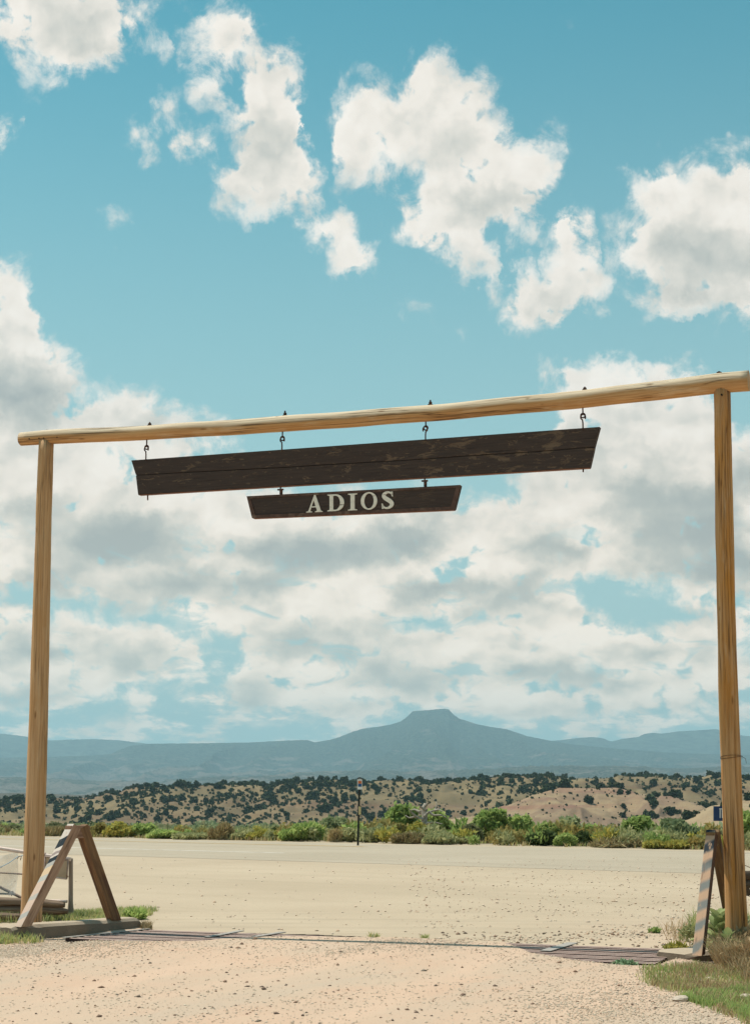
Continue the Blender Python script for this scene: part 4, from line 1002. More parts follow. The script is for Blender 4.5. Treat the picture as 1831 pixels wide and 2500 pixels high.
# ---- A frames
def m_leg(name, wood1, wood2, stripes, side_dark):
    """striped on the outer face (local -Z), bare weathered timber elsewhere; local X runs down the leg"""
    m, t, b = mat(name); c = coord(t); X, Y, Z = t.xyz(c)
    g = t.noise(t.v('MULTIPLY', c, (1.6, 40, 40)), 1.0, 6, 0.62, 0.3)
    bg = t.noise(t.v('MULTIPLY', c, (2.0, 10, 10)), 1.0, 5, 0.6)
    w = t.mix(t.mr(g, 0.3, 0.7), wood1 + (1,), wood2 + (1,))
    w = t.mix(t.mr(bg, 0.5, 0.65, 0, side_dark), w, (0.10, 0.05, 0.03, 1))
    if stripes:
        ph = t.m('ADD', t.m('MULTIPLY', X, stripes['f']), t.m('ADD', t.m('MULTIPLY', Y, stripes['s']), t.m('MULTIPLY', t.m('SUBTRACT', t.noise(c, 7, 6, .7), .5), 1.5)))
        sn = t.m('SINE', ph)
        k = t.mr(sn, -0.6, 0.6)
        s = t.mix(k, stripes['a'] + (1,), stripes['b'] + (1,))
        up = t.mr(X, stripes['x0'], stripes['x1'])      # paint is darker and fresher toward the top
        s = t.mix(t.m('MULTIPLY', up, t.m('SUBTRACT', 1.0, k)), s, stripes['top'] + (1,))
        wear = t.noise(t.v('MULTIPLY', c, (5, 14, 14)), 1.0, 7, 0.7)
        s = t.mix(t.mr(wear, stripes['w'], stripes['w'] + 0.10), s, (0.47, 0.31, 0.20, 1))
        s = t.mix(t.mr(t.noise(t.v('MULTIPLY', c, (3, 30, 30)), 1.0, 5, .7), .56, .66, 0, .6), s, (0.16, 0.10, 0.07, 1))
        if 'bands' in stripes:
            xw = t.m('ADD', X, t.m('ADD', t.m('MULTIPLY', Y, 0.5), t.m('MULTIPLY', t.m('SUBTRACT', t.noise(c, 9, 4, .6), .5), 0.05)))
            bd = t.ramp(t.mr(xw, -0.75, 0.75), stripes['bands'], 'CONSTANT')
            s = t.mix(t.mr(wear, 0.60, 0.66), bd, (0.50, 0.40, 0.32, 1))
        gn = t.n.new('ShaderNodeTexCoord').outputs['Normal']; nz = t.xyz(gn)[2]
        w = t.mix(t.mr(nz, 0.75, 0.85), w, s)
    t.put(b.inputs['Base Color'], w); b.inputs['Roughness'].default_value = 0.8
    bump(t, b, g, 0.6, 0.006); return m
M_LEG_L = m_leg('striped_leg_left', (0.50, 0.33, 0.23), (0.26, 0.15, 0.095), dict(f=11.0, s=5.0, a=(0.36, 0.37, 0.36), b=(0.62, 0.47, 0.38), top=(0.015, 0.025, 0.035), x0=-0.30, x1=-0.42, w=0.58, bands=[(0, (.58, .52, .46)), (.17, (.012, .022, .03)), (.26, (.62, .54, .47)), (.30, (.30, .24, .22)), (.325, (.60, .52, .46)), (.345, (.012, .022, .03)), (.39, (.40, .38, .35)), (.43, (.62, .46, .30)), (.51, (.44, .43, .39)), (.56, (.58, .43, .34)), (.68, (.44, .41, .37)), (.73, (.60, .44, .35)), (.83, (.40, .39, .36)), (.88, (.58, .44, .35))]), 0.6)
M_LEG_B = m_leg('brown_leg', (0.27, 0.15, 0.07), (0.10, 0.05, 0.025), None, 0.8)
M_LEG_R = m_leg('striped_leg_right', (0.12, 0.06, 0.035), (0.06, 0.03, 0.02), dict(f=27.0, s=16.0, a=(0.20, 0.205, 0.19), b=(0.50, 0.32, 0.21), top=(0.02, 0.03, 0.04), x0=-0.25, x1=-0.46, w=0.57), 0.7)
M_LEG_B2 = m_leg('lichen_brown_leg', (0.24, 0.15, 0.07), (0.12, 0.075, 0.035), None, 0.7)
def leg(name, top, bot, w, th, m, parent, nrm_side, outward, cut=0.0):
    """timber from top to bot; local X down... runs top to foot, local Y across (nrm_side), local Z outward face"""
    d = bot - top; L = np.linalg.norm(d); x = Vector(d / L)
    y = Vector(nrm_side); z = x.cross(y).normalized()
    if z.dot(Vector(outward)) < 0: y = -y; z = x.cross(y).normalized()
    y = z.cross(x).normalized(); c = (top + bot) / 2; M = Matrix.Identity(4)
    for i, a in enumerate((x, y, z)):
        for j in range(3): M[j][i] = a[j]
    for j in range(3): M[j][3] = c[j]
    V, F = box_vf(L, w, th, 0.007); V = np.array(V)
    ax = np.array(M)[:3, :3]; wz = V @ ax[2] + c[2]; e = V[:, 0] > 0          # saw the foot off level
    V[e, 0] += (cut - wz[e]) / ax[2, 0]
    o = obj(name, V, F, m, parent, M=M); return o
def a_frame(name, fa, fb, apex, w, label, mats, wl=0.13):
    t_ = thing(name, (fa + fb) / 2, label, 'barrier')
    d = fb - fa; d[2] = 0; d = d / np.linalg.norm(d); n = np.array([d[1], -d[0], 0])
    ta = apex - d * w * 0.42; tb = apex + d * w * 0.42
    out_a = -d + np.array([0, 0, 0.4]); out_b = d + np.array([0, 0, 0.4])
    leg('leg', ta + np.array([0, 0, 0.03]), fa - (ta - fa) / np.linalg.norm(ta - fa) * 0.05, wl, w, mats[0], t_, n, out_a, float(fa[2]) - 0.012)
    leg('leg', tb + np.array([0, 0, 0.03]), fb - (tb - fb) / np.linalg.norm(tb - fb) * 0.05, wl * 0.98, w * 0.98, mats[1], t_, n, out_b, float(fb[2]) - 0.012)
    V, F = box_vf(w * 2.35, wl * 0.94, 0.15, 0.008); obj('top_block', V, F, mats[2], t_, M=frame(apex + np.array([0, 0, -0.035]), d))
    return t_
def vplane_pt(px, py, a, d):
    n = np.array([d[1], -d[0], 0.0]); return on_plane(px, py, a, n)
fa = on_z(62, 2040.5, 0.15) - kn * 0.09; fb = on_z(257, 2026.5, 0.15) - kn * 0.06
d_ = fb - fa; d_ /= np.linalg.norm(d_)
ap = vplane_pt(171, 1827, fa, d_)
M_TOPB = m_leg('weathered_top_block', (0.34, 0.21, 0.14), (0.17, 0.09, 0.055), None, 0.5)
a_frame('a_frame_barrier', fa, fb, ap, 0.125, 'weathered timber A frame on the kerb by the left post, near leg patchily striped', [M_LEG_L, M_LEG_B, M_TOPB], 0.125)
fa = on_z(1539, 2102, 0.085); dr = np.array([0.40, 0.917, 0]); ap = on_plane(1571, 1842, fa, np.array([dr[1], -dr[0], 0.0]))
hl = np.dot(ap - fa, dr); fb = fa + dr * 2 * hl
a_frame('a_frame_barrier', fa.copy(), fb.copy(), ap, 0.125, 'tall timber A frame with slanting grey and tan stripes in front of the right post', [M_LEG_R, M_LEG_B2, M_LEG_B2], 0.10)

# ================================================================ left of the gate: pipe gate, rails, panel, sheet
def fz(px, py, y): return on_y(px, py, y)
YG = 22.6
yg = lambda px: YG + (px - 155) * -0.0012
pg = thing('pipe_gate', on_y(100, 2020, YG) * np.array([1, 1, 0]), 'pale metal pipe gate with a diagonal brace behind the left post', 'gate')
def pl(name, pts, r, m, parent, **k):
    P = np.array([fz(x, y, yg(x)) for x, y in pts]); 
    if len(P) == 2: P = np.array([P[0] + (P[1] - P[0]) * s for s in np.linspace(0, 1, 14)])
    return tube_obj(name, P, r, m, parent, segs=k.pop('segs', 12), **k)
pl('top_rail', [(-120, 1851), (156, 1894)], 0.026, M_PIPE, pg)
pl('middle_rail', [(-120, 1917), (150, 1932)], 0.012, M_PIPE_DK, pg)
pl('brace', [(-60, 1926), (56, 1983)], 0.020, M_PIPE_DK, pg)
pl('lower_rail', [(-120, 1964), (27, 1971)], 0.012, M_PIPE_DK, pg)
pl('bottom_rail', [(-120, 1978), (148, 1987)], 0.020, M_PIPE, pg)
pl('stile', [(97, 1886), (97, 1985)], 0.012, M_PIPE, pg)
pl('coupling', [(24.5, 1966), (28.5, 1972)], 0.030, M_PIPE_DK, pg)
pl('coupling', [(97, 1884.5), (100, 1885)], 0.034, M_PIPE_DK, pg)
fp = thing('fence_post', on_y(156, 2032, YG + 0.05) * np.array([1, 1, 0]), 'slim silvered fence post with a flared foot at the end of the pipe gate', 'post')
V = [];  a = fz(156, 1892, YG + .05); b = fz(155.5, 2033, YG + .05); PP = np.array([a + (b - a) * s for s in np.linspace(0, 1.0, 20)]); rr = np.interp(np.linspace(0, 1, 20), [0, .70, .85, 1], [0.030, 0.032, 0.048, 0.072])
tube_obj('shaft', PP, rr, M_OLDLOG_TOP, fp, segs=12, rough=0.08, seed=4, groove=[(4.0, .5, .008, .3)])
pn = thing('metal_sheet_sign', fz(124, 1937, YG - .05), 'square beige metal panel hung below the top rail of the pipe gate', 'panel')
M_PANEL = m_simple('dusty_beige_panel', (0.43, 0.33, 0.23), 0.7, 0, .15, 6)
pc = [fz(99, 1888, YG - .03), fz(150, 1896, YG - .03), fz(147, 1937.5, YG - .03), fz(102, 1932, YG - .03)]
V, F = prism(pc, (0, 1, 0), 0.015); obj('sheet', V, F, M_PANEL, pn, world=True)
for i in range(4):
    tube_obj('edge_bar', [pc[i], (pc[i] + pc[(i + 1) % 4]) / 2, pc[(i + 1) % 4]], 0.011, M_PIPE_DK if i != 2 else M_PIPE, pn, segs=8)
# torn translucent sheet tied to the gate
def sheet():
    nx, nz = 26, 22; P = []
    for j in range(nz):
        for i in range(nx):
            u, v = i / (nx - 1), j / (nz - 1)
            px = -110 + u * 150 - 3 * v; top = 1888 - 12 * u + 16 * max(0, 0.55 - abs(u - 0.62)) ; py = top + (1973 - top) * v
            p = fz(px, py, YG + .05); p[1] += 0.05 * math.sin(u * 14 + v * 3) + 0.04 * math.sin(v * 7 + u * 4); P.append(p)
    return P, grid_faces(nz, nx)
V, F = sheet(); m, t, b = mat('cloudy_plastic_film'); c = coord(t)
t.put(b.inputs['Base Color'], (0.50, 0.53, 0.53, 1)); b.inputs['Roughness'].default_value = 0.5
t.put(b.inputs['Alpha'], t.mr(t.noise(c, 5, 5, .6), .3, .7, 0.22, 0.5)); bump(t, b, t.noise(c, 9, 4, .6), .6, .02)
o = obj('plastic_sheet', V, [tuple(f) for f in F], m, smooth=True); tag(o, 'cloudy grey blue plastic sheet tied across the pipe gate at the left edge', 'sheet')
o = tube_obj('rope', np.array([fz(x, y, YG - .04) for x, y in ((-110, 1925), (-50, 1916), (0, 1912), (20, 1902), (38, 1889), (52, 1885), (66, 1885))]), 0.006, m_simple('light_blue_rope', (0.35, 0.50, 0.62), 0.7), segs=6)
tag(o, 'light blue rope tied along the plastic sheet left of the post', 'rope')
o = tube_obj('wire_hook', np.array([fz(x, y, YG - .06) for x, y in ((38, 1893), (42, 1887), (47, 1887), (46, 1892), (45, 1896))]), 0.005, M_IRON, segs=6); tag(o, 'small dark wire hook hanging on the blue rope', 'hook')
# split logs stacked as a low barrier
def log(pts, r, label, seed, m=M_OLDLOG, y=YG - .25, taper=0.85):
    P = np.array([fz(x, yy, y) for x, yy in pts]); s = np.linspace(0, 1, 44); Q = np.stack([np.interp(s, np.linspace(0, 1, len(P)), P[:, i]) for i in range(3)], 1)
    Q[:, 2] += 0.012 * (fbm(s * 9, s * 0, 3, seed) - .5)
    rr = r * np.interp(s, [0, .8, .93, 1], [1, .95, .9, .55])
    o = tube_obj('split_log', Q, rr, m, segs=22, rough=0.16, freq=1.5, lump=0.28, seed=seed, groove=[(3.6, 1.0, .02, .25), (4.6, 1.0, .015, .2), (2.2, .8, .012, .2)])
    return tag(o, label, 'log', 'split logs under the pipe gate')
log([(-130, 1984), (40, 1988.5), (143, 1995.5)], 0.055, 'upper weathered split log with a broken dark end, under the pipe gate', 61)
log([(-130, 2004), (40, 2006), (150, 2010)], 0.050, 'lower weathered split log lying in the grass beneath the upper log', 62)
log([(-150, 2020), (-20, 2019), (52, 2021)], 0.045, 'short dark rough log end in the dirt beside the left post foot', 63, y=YG - .55)

# ================================================================ right of the gate: dark log fence and wire
YF = 19.6
def rlog(pts, r, seed, label):
    P = np.array([on_y(x, yy, YF + (x - 1640) * 0.004) for x, yy in pts]); s = np.linspace(0, 1, 24); Q = np.stack([np.interp(s, np.linspace(0, 1, len(P)), P[:, i]) for i in range(3)], 1)
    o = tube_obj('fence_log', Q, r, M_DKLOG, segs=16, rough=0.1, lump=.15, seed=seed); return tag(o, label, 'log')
M_DKLOG = m_log('dark_fence_log', (0.12, 0.085, 0.06), (0.045, 0.03, 0.02), warm=(0.1, 0.06, 0.03), warm_amt=.3, crack=1, weather=(0.17, 0.13, 0.10))  # plain dark wood colour on every side
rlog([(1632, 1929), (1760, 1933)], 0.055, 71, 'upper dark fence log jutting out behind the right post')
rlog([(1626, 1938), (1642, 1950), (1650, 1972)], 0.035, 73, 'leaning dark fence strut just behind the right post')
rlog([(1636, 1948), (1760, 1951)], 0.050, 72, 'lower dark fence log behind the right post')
for k, pts in enumerate((((1622, 1898), (1640, 1907), (1652, 1912), (1740, 1925)), ((1622, 1962), (1640, 1972), (1652, 1976), (1740, 1980)))):
    o = tube_obj('fence_wire', np.array([on_y(x, yy, YF - .08) for x, yy in pts]), 0.004, M_IRON, segs=5); tag(o, ('upper', 'lower')[k] + ' strand of sagging fence wire at the right edge of the picture', 'wire')

# ================================================================ roadside signs beyond the highway
yS = on_z(788, 1863.5)[1] + 0.3
def rect(px0, py0, px1, py1, y, off=0.0):
    return [on_y(px0, py1, y - off), on_y(px1, py1, y - off), on_y(px1, py0, y - off), on_y(px0, py0, y - off)]
sg = thing('road_sign', on_y(788, 1866, yS) * np.array([1, 1, 0]), 'narrow roadside sign with orange and blue blocks on a dark post beyond the highway', 'sign')
M_DKPOST = m_simple('dark_green_sign_post', (0.018, 0.022, 0.016), 0.6, 0.2, .2, 10)
a = on_y(788.3, 1868, yS); b = on_y(792, 1716, yS)
tube_obj('post', np.array([a + (b - a) * s for s in np.linspace(0, 1, 8)]), 0.036, M_DKPOST, sg, segs=8)
def slab(name, R4, th, m, parent):
    V, F = prism(R4, (0, 1, 0), th); return obj(name, V, F, m, parent, world=True)
M_WHITE = m_simple('sign_white', (0.72, 0.72, 0.68), 0.5, 0, .05, 5); M_ORANGE = m_simple('sign_orange', (0.62, 0.16, 0.05), 0.5, 0, .1, 5); M_BLUE = m_simple('sign_blue', (0.03, 0.10, 0.24), 0.5, 0, .1, 5)
pnl = slab('panel', rect(787.2, 1717, 798, 1740, yS, .05), 0.012, M_WHITE, sg)
slab('orange_block', rect(788.8, 1721, 796.4, 1727, yS, .062), 0.004, M_ORANGE, sg)
slab('blue_block', rect(788.8, 1727.3, 796.6, 1734, yS, .062), 0.004, M_BLUE, sg)
cap = on_y(792.5, 1718, yS - .06)
tube_obj('cap', np.array([cap + np.array([0.085 * math.cos(t_), 0, 0.06 * math.sin(t_)]) for t_ in np.linspace(0, np.pi, 9)]), 0.02, M_DKPOST, sg, segs=8)
slab('plate', rect(788.2, 1776, 796.2, 1797, yS, .05), 0.02, m_simple('plate_frame', (0.03, 0.025, 0.015)), sg)
slab('notice', rect(789.8, 1777.5, 795.2, 1795.5, yS, .058), 0.004, m_simple('cream_notice', (0.55, 0.45, 0.24), .6), sg)
yB = 50.0
bs = thing('blue_sign', on_y(1602, 1880, yB) * np.array([1, 1, 0]), 'dark blue roadside sign half hidden behind the right gate post', 'sign')
slab('panel', rect(1571.5, 1777, 1618, 1809.5, yB, .04), 0.012, m_simple('navy_sign_face', (0.012, 0.035, 0.10), 0.5, 0, .1, 3), bs)
slab('border', rect(1572.5, 1778, 1573.2, 1808.5, yB, .046), 0.003, M_BLUE, bs)
for (a0, b0, a1, b1) in ((1585.3, 1783, 1587, 1803), (1584, 1782, 1591.5, 1783.6), (1590, 1783, 1591.7, 1803)):
    slab('letter_stroke', rect(a0, b0, a1, b1, yB, .048), 0.003, M_WHITE, bs)
a = on_y(1607, 1890, yB); b = on_y(1607, 1780, yB); tube_obj('post', np.array([a + (b - a) * s for s in np.linspace(0, 1, 6)]), 0.04, M_DKPOST, bs, segs=8)

# ================================================================ vegetation
def foliage(n, lobes, size, rs, up=0.0, aspect=1.6, shell=0.55, fold=False):
    """n leaf faces spread through ellipsoid lobes (cx,cy,cz,rx,ry,rz); one folded quad each"""
    lobes = np.asarray(lobes, float); w = (lobes[:, 3] * lobes[:, 4] * lobes[:, 5]) ** (2 / 3); w /= w.sum()
    k = rs.choice(len(lobes), n, p=w); L = lobes[k]
    d = rs.normal(size=(n, 3)); d /= np.linalg.norm(d, axis=1)[:, None]
    r = (1 - shell * rs.random(n) ** 1.6) * (1 + 0.10 * rs.normal(size=n))
    P = L[:, :3] + d * L[:, 3:6] * r[:, None]
    ax = d * 0.6 + rs.normal(size=(n, 3)) * 0.8; ax[:, 2] += up; ax /= np.linalg.norm(ax, axis=1)[:, None]
    q = rs.normal(size=(n, 3)); q -= ax * np.sum(q * ax, 1)[:, None]; q /= np.linalg.norm(q, axis=1)[:, None]
    s = size * (0.55 + 0.9 * rs.random(n))
    a = ax * (s * aspect / 2)[:, None]; b = q * (s / 2)[:, None]
    V = np.stack([P - a, P + b * 1.0 - a * 0.1, P + a, P - b * 1.0 + a * 0.1], 1).reshape(-1, 3)
    F = np.arange(4 * n).reshape(-1, 4)
    return V, F
def blades(P, h, rs, w=0.006, lean=0.35, dirs=None):
    """grass blades, two quads each... as one bent strip of three points a side"""
    n = len(P); a = rs.random(n) * 2 * np.pi; d = np.stack([np.cos(a), np.sin(a), np.zeros(n)], 1)
    sd_ = np.stack([-np.sin(a), np.cos(a), np.zeros(n)], 1) * (w * (0.6 + 0.8 * rs.random(n)))[:, None]
    h = h * (0.5 + 0.8 * rs.random(n)); ln = (lean * (0.3 + rs.random(n)) * h)[:, None]
    up = np.array([0, 0, 1.0])
    m = P + up * (h * 0.55)[:, None] + d * ln * 0.35; t = P + up * h[:, None] * 0.95 + d * ln
    V = np.stack([P - sd_, P + sd_, m + sd_ * .8, m - sd_ * .8, t], 1).reshape(-1, 3)
    i = np.arange(n)[:, None] * 5
    F4 = i + np.array([[0, 1, 2, 3]]); F3 = i + np.array([[3, 2, 4, 4]])
    F = np.concatenate([F4, F3]); return V, F
def mesh_mixed(name, V, F, m):
    """F may hold triangles written with a doubled last index"""
    tri = F[:, 2] == F[:, 3]; me = bpy.data.meshes.new(name); q = F[~tri]; t3 = F[tri][:, :3]
    me.vertices.add(len(V)); me.vertices.foreach_set('co', np.asarray(V, np.float32).ravel())
    li = np.concatenate([q.ravel(), t3.ravel()]); me.loops.add(len(li)); me.loops.foreach_set('vertex_index', li.astype(np.int32))
    st = np.concatenate([np.arange(len(q)) * 4, len(q) * 4 + np.arange(len(t3)) * 3]).astype(np.int32); tot = np.concatenate([np.full(len(q), 4), np.full(len(t3), 3)]).astype(np.int32)
    me.polygons.add(len(st)); me.polygons.foreach_set('loop_start', st); me.polygons.foreach_set('loop_total', tot); me.update(calc_edges=True); me.materials.append(m); return me
def join(parts):
    V = []; F = []; k = 0
    for v, f in parts: V.append(v); F.append(f + k); k += len(v)
    return np.concatenate(V), np.concatenate(F)

M_JUN = m_island('juniper_needles', [(0.030, 0.048, 0.020), (0.045, 0.066, 0.026), (0.07, 0.09, 0.035)])
M_GREEN = m_island('fresh_green_leaves', [(0.32, 0.43, 0.13), (0.40, 0.50, 0.16), (0.47, 0.53, 0.20), (0.24, 0.35, 0.10)], transl=0.5)
M_DKGREEN = m_island('dark_green_leaves', [(0.08, 0.11, 0.04), (0.11, 0.15, 0.055), (0.07, 0.10, 0.04)], transl=0.25)
M_SAGE = m_island('pale_sage_leaves', [(0.38, 0.39, 0.19), (0.46, 0.45, 0.23), (0.32, 0.33, 0.15)], transl=0.35)
M_GREY = m_island('grey_green_leaves', [(0.28, 0.34, 0.18), (0.36, 0.40, 0.22), (0.23, 0.28, 0.14)], transl=0.35)
M_YELLOW = m_island('yellow_flowering_brush', [(0.42, 0.40, 0.10), (0.48, 0.40, 0.09), (0.32, 0.35, 0.10), (0.52, 0.43, 0.12)], transl=0.38)
M_OCHRE = m_island('ochre_brush', [(0.46, 0.34, 0.12), (0.40, 0.33, 0.12), (0.34, 0.32, 0.12)], transl=0.35)
M_DRY = m_island('dry_straw', [(0.44, 0.34, 0.18), (0.36, 0.26, 0.13), (0.50, 0.40, 0.22), (0.30, 0.26, 0.11)], transl=0.2)
M_OLIVE = m_island('olive_brush', [(0.23, 0.24, 0.12), (0.29, 0.29, 0.15), (0.17, 0.18, 0.09)], transl=0.3)
M_GRASS = m_island('roadside_grass', [(0.36, 0.40, 0.13), (0.26, 0.34, 0.11), (0.50, 0.46, 0.20), (0.22, 0.31, 0.15), (0.56, 0.47, 0.27), (0.34, 0.40, 0.12)], transl=0.4)
M_LUSH = m_island('lush_grass', [(0.30, 0.41, 0.13), (0.38, 0.47, 0.15), (0.25, 0.36, 0.12), (0.46, 0.46, 0.20)], transl=.4)
M_GRASS_DRY = m_island('dry_weed_stalks', [(0.42, 0.30, 0.17), (0.34, 0.24, 0.13), (0.48, 0.36, 0.22), (0.26, 0.22, 0.10)], transl=0.2)
M_TWIG = m_simple('grey_dead_wood', (0.34, 0.30, 0.25), 0.85, 0, .2, 8)
M_BARK = m_simple('brown_bark', (0.14, 0.10, 0.07), 0.9, 0, .3, 8)

# ---- junipers on the hills
def sampler(XYZ):
    X, Y, Z = XYZ
    def f(i, j):
        i0 = int(i); j0 = int(j); a = i - i0; b_ = j - j0
        g = lambda A: (A[i0, j0] * (1 - a) + A[i0 + 1, j0] * a) * (1 - b_) + (A[i0, j0 + 1] * (1 - a) + A[i0 + 1, j0 + 1] * a) * b_
        return g(X), g(Y), g(Z)
    return f
jun = []
for v in range(7):
    rs = np.random.default_rng(100 + v); lo = [(0, 0, 1.5, 1.3, 1.3, 1.5)]
    for k in range(5): a = rs.random() * 6.28; lo.append((0.9 * math.cos(a), 0.9 * math.sin(a), 0.8 + 1.6 * rs.random(), 0.9, 0.9, 0.8 + .4 * rs.random()))
    V1, F1 = foliage(300, lo, 0.62, rs, aspect=1.3, shell=0.5)
    jun.append(mesh_np('juniper_tree', V1, F1, M_JUN))
def density_A(px, t):
    """how thickly the juniper stands, by place along the hill and height up the slope"""
    c = fbm(np.array([px / 60.0 + 3]), np.array([t * 3.0]), 3, 77)[0]
    base = 0.50 + 0.30 * math.exp(-((px - 640) / 320) ** 2)
    if px < 300: base = 0.50
    if px > 1120: base = 0.50 if t < 0.72 else 0.16
    if t > 0.93 and px < 1130: base += 0.03
    return max(0.0, min(1.0, (c - 0.55 + base * 0.45) * 3.0))
jl = []
rs = np.random.default_rng(555)
def scatter(XYZ, n, pxr, tr, dens, px0, px1, ncol, nrow, smin, smax, wt=None):
    S = sampler(XYZ); out = []; tries = 0
    while len(out) < n and tries < n * 60:
        tries += 1; px = pxr[0] + (pxr[1] - pxr[0]) * rs.random(); t = tr[0] + (tr[1] - tr[0]) * rs.random() ** 0.8
        if rs.random() > dens(px, t): continue
        j = (px - px0) / (px1 - px0) * (ncol - 1); i = t * (nrow - 1)
        x, y, z = S(min(i, XYZ[0].shape[0] - 2), j)
        s = smin + (smax - smin) * rs.random() ** 1.5
        out.append((x, y, z, s))
    return out
bigA = scatter(HA, 640, (-20, 1680), (0.10, 1.0), density_A, -300, 1900, 700, 70, 0.8, 1.6)
denB = lambda px, t: 0.75 if (t > 0.86) else (0.10 if px < 1350 else 0.5)
bigB = scatter(HB, 62, (1090, 1700), (0.15, 1.0), denB, 960, 1760, 330, 50, 0.8, 1.5)
bigC = scatter(HC, 22, (1400, 1700), (0.1, 0.98), lambda px, t: 0.5, 1330, 1850, 220, 40, 0.55, 1.15)
smallA = scatter(HA, 5200, (-60, 1720), (0.04, 1.0), lambda px, t: 0.18 + .82 * density_A(px, t), -300, 1900, 700, 70, 0.25, 0.85)
smallB = scatter(HB, 420, (1000, 1740), (0.1, 1.0), lambda px, t: 0.6, 960, 1760, 330, 50, 0.15, 0.45)
smallC = scatter(HC, 60, (1380, 1740), (0.1, 1.0), lambda px, t: 0.6, 1330, 1850, 220, 40, 0.12, 0.35)
lone = []
for px, s in ((1438, 1.5), (1135, 1.0), (1190, 0.9)):
    S = sampler(HA); j = (px + 300) / 2200 * 699; x, y, z = S(68.9, j); lone.append((x, y, z, s))
allbig = sorted(bigA + bigB + bigC + lone, key=lambda q: -(q[3] / q[1]))
def juniper_label(x, y, z, s):
    px, py = to_px(x, y, z)
    where = [(60, 'left of the left gate post'), (112, 'behind the left gate post'), (200, 'over the left A frame'), (300, 'right of the left A frame'), (400, 'over the low weeds left of the dry tuft'), (500, 'over the golden dry tuft'),
             (600, 'left of the round green bush'), (700, 'over the round green bush'), (780, 'just left of the road sign'), (860, 'just right of the road sign'), (925, 'left of the dead tree'), (990, 'over the dead tree'), (1070, 'right of the dead tree'),
             (1150, 'over the first tall green trees'), (1230, 'over the dark roadside bush'), (1310, 'over the grey green roadside tree'), (1390, 'left of the largest green roadside tree'), (1460, 'over the largest green roadside tree'), (1530, 'over the pale spreading roadside tree'), (1592, 'just left of the right gate post'), (9999, 'at or past the right gate post')]
    w = next(t_ for a_, t_ in where if px < a_)
    r = 'on the skyline' if py < 1728 or (px < 300 and py < 1771) else 'high on the slope' if py < 1752 else 'halfway down the slope' if py < 1778 else 'near the foot of the slope'
    q = 'big' if s > 1.6 else 'medium' if s > 1.2 else 'small'
    return q, r.replace(' the ', ' '), w.replace('the ', '')
ind, rest = allbig[:298], allbig[298:] + smallA + smallB + smallC
for k, (x, y, z, s) in enumerate(ind):
    o = bpy.data.objects.new('juniper_tree', jun[k % 7]); COL.objects.link(o)
    o.location = (x, y, z - 0.35 * s); o.rotation_euler = (0, 0, rs.random() * 6.28); o.scale = (s * (0.9 + .4 * rs.random()), s * (0.9 + .4 * rs.random()), s * (0.8 + .4 * rs.random()))
    jl.append((o, juniper_label(x, y, z, s), to_px(x, y, z)[0])); tag(o, None, 'juniper', 'junipers scattered over the hills')
ORD = ['leftmost', 'second from left', 'third from left', 'fourth from left', 'fifth from left', 'sixth from left', 'seventh from left', 'eighth from left', 'ninth from left', 'tenth from left', 'eleventh from left', 'twelfth from left', 'thirteenth from left', 'fourteenth from left']
for key in {k_[1] for k_ in jl}:
    mem = sorted([k_ for k_ in jl if k_[1] == key], key=lambda k_: k_[2]); q, r, w = key
    for n_, (o, _, _x) in enumerate(mem):
        o['label'] = '%s juniper %s, %s' % (q, r, w) if len(mem) == 1 else ('%s of %s junipers %s, %s' % (ORD[min(n_, 13)], q, r, w)).replace('halfway down slope', 'at mid slope').replace('near foot of slope', 'at slope foot')
sm = []
for v in range(3):
    r2 = np.random.default_rng(300 + v); sm.append(foliage(46, [(0, 0, 1.3, 1.5, 1.5, 1.4)], 1.15, r2, aspect=1.2, shell=.6))
parts = []
for (x, y, z, s) in rest:
    V1, F1 = sm[rs.integers(3)]; a = rs.random() * 6.28; c_, s_ = math.cos(a), math.sin(a)
    Q = np.stack([V1[:, 0] * c_ - V1[:, 1] * s_, V1[:, 0] * s_ + V1[:, 1] * c_, V1[:, 2]], 1) * s + np.array([x, y, z - .3 * s]); parts.append((Q, F1))
# grassy tussocks too small to pick apart
V, F = join(parts); tag(place(bpy.data.objects.new('hill_scrub', mesh_np('hill_scrub', V, F, M_JUN))), kind='stuff')

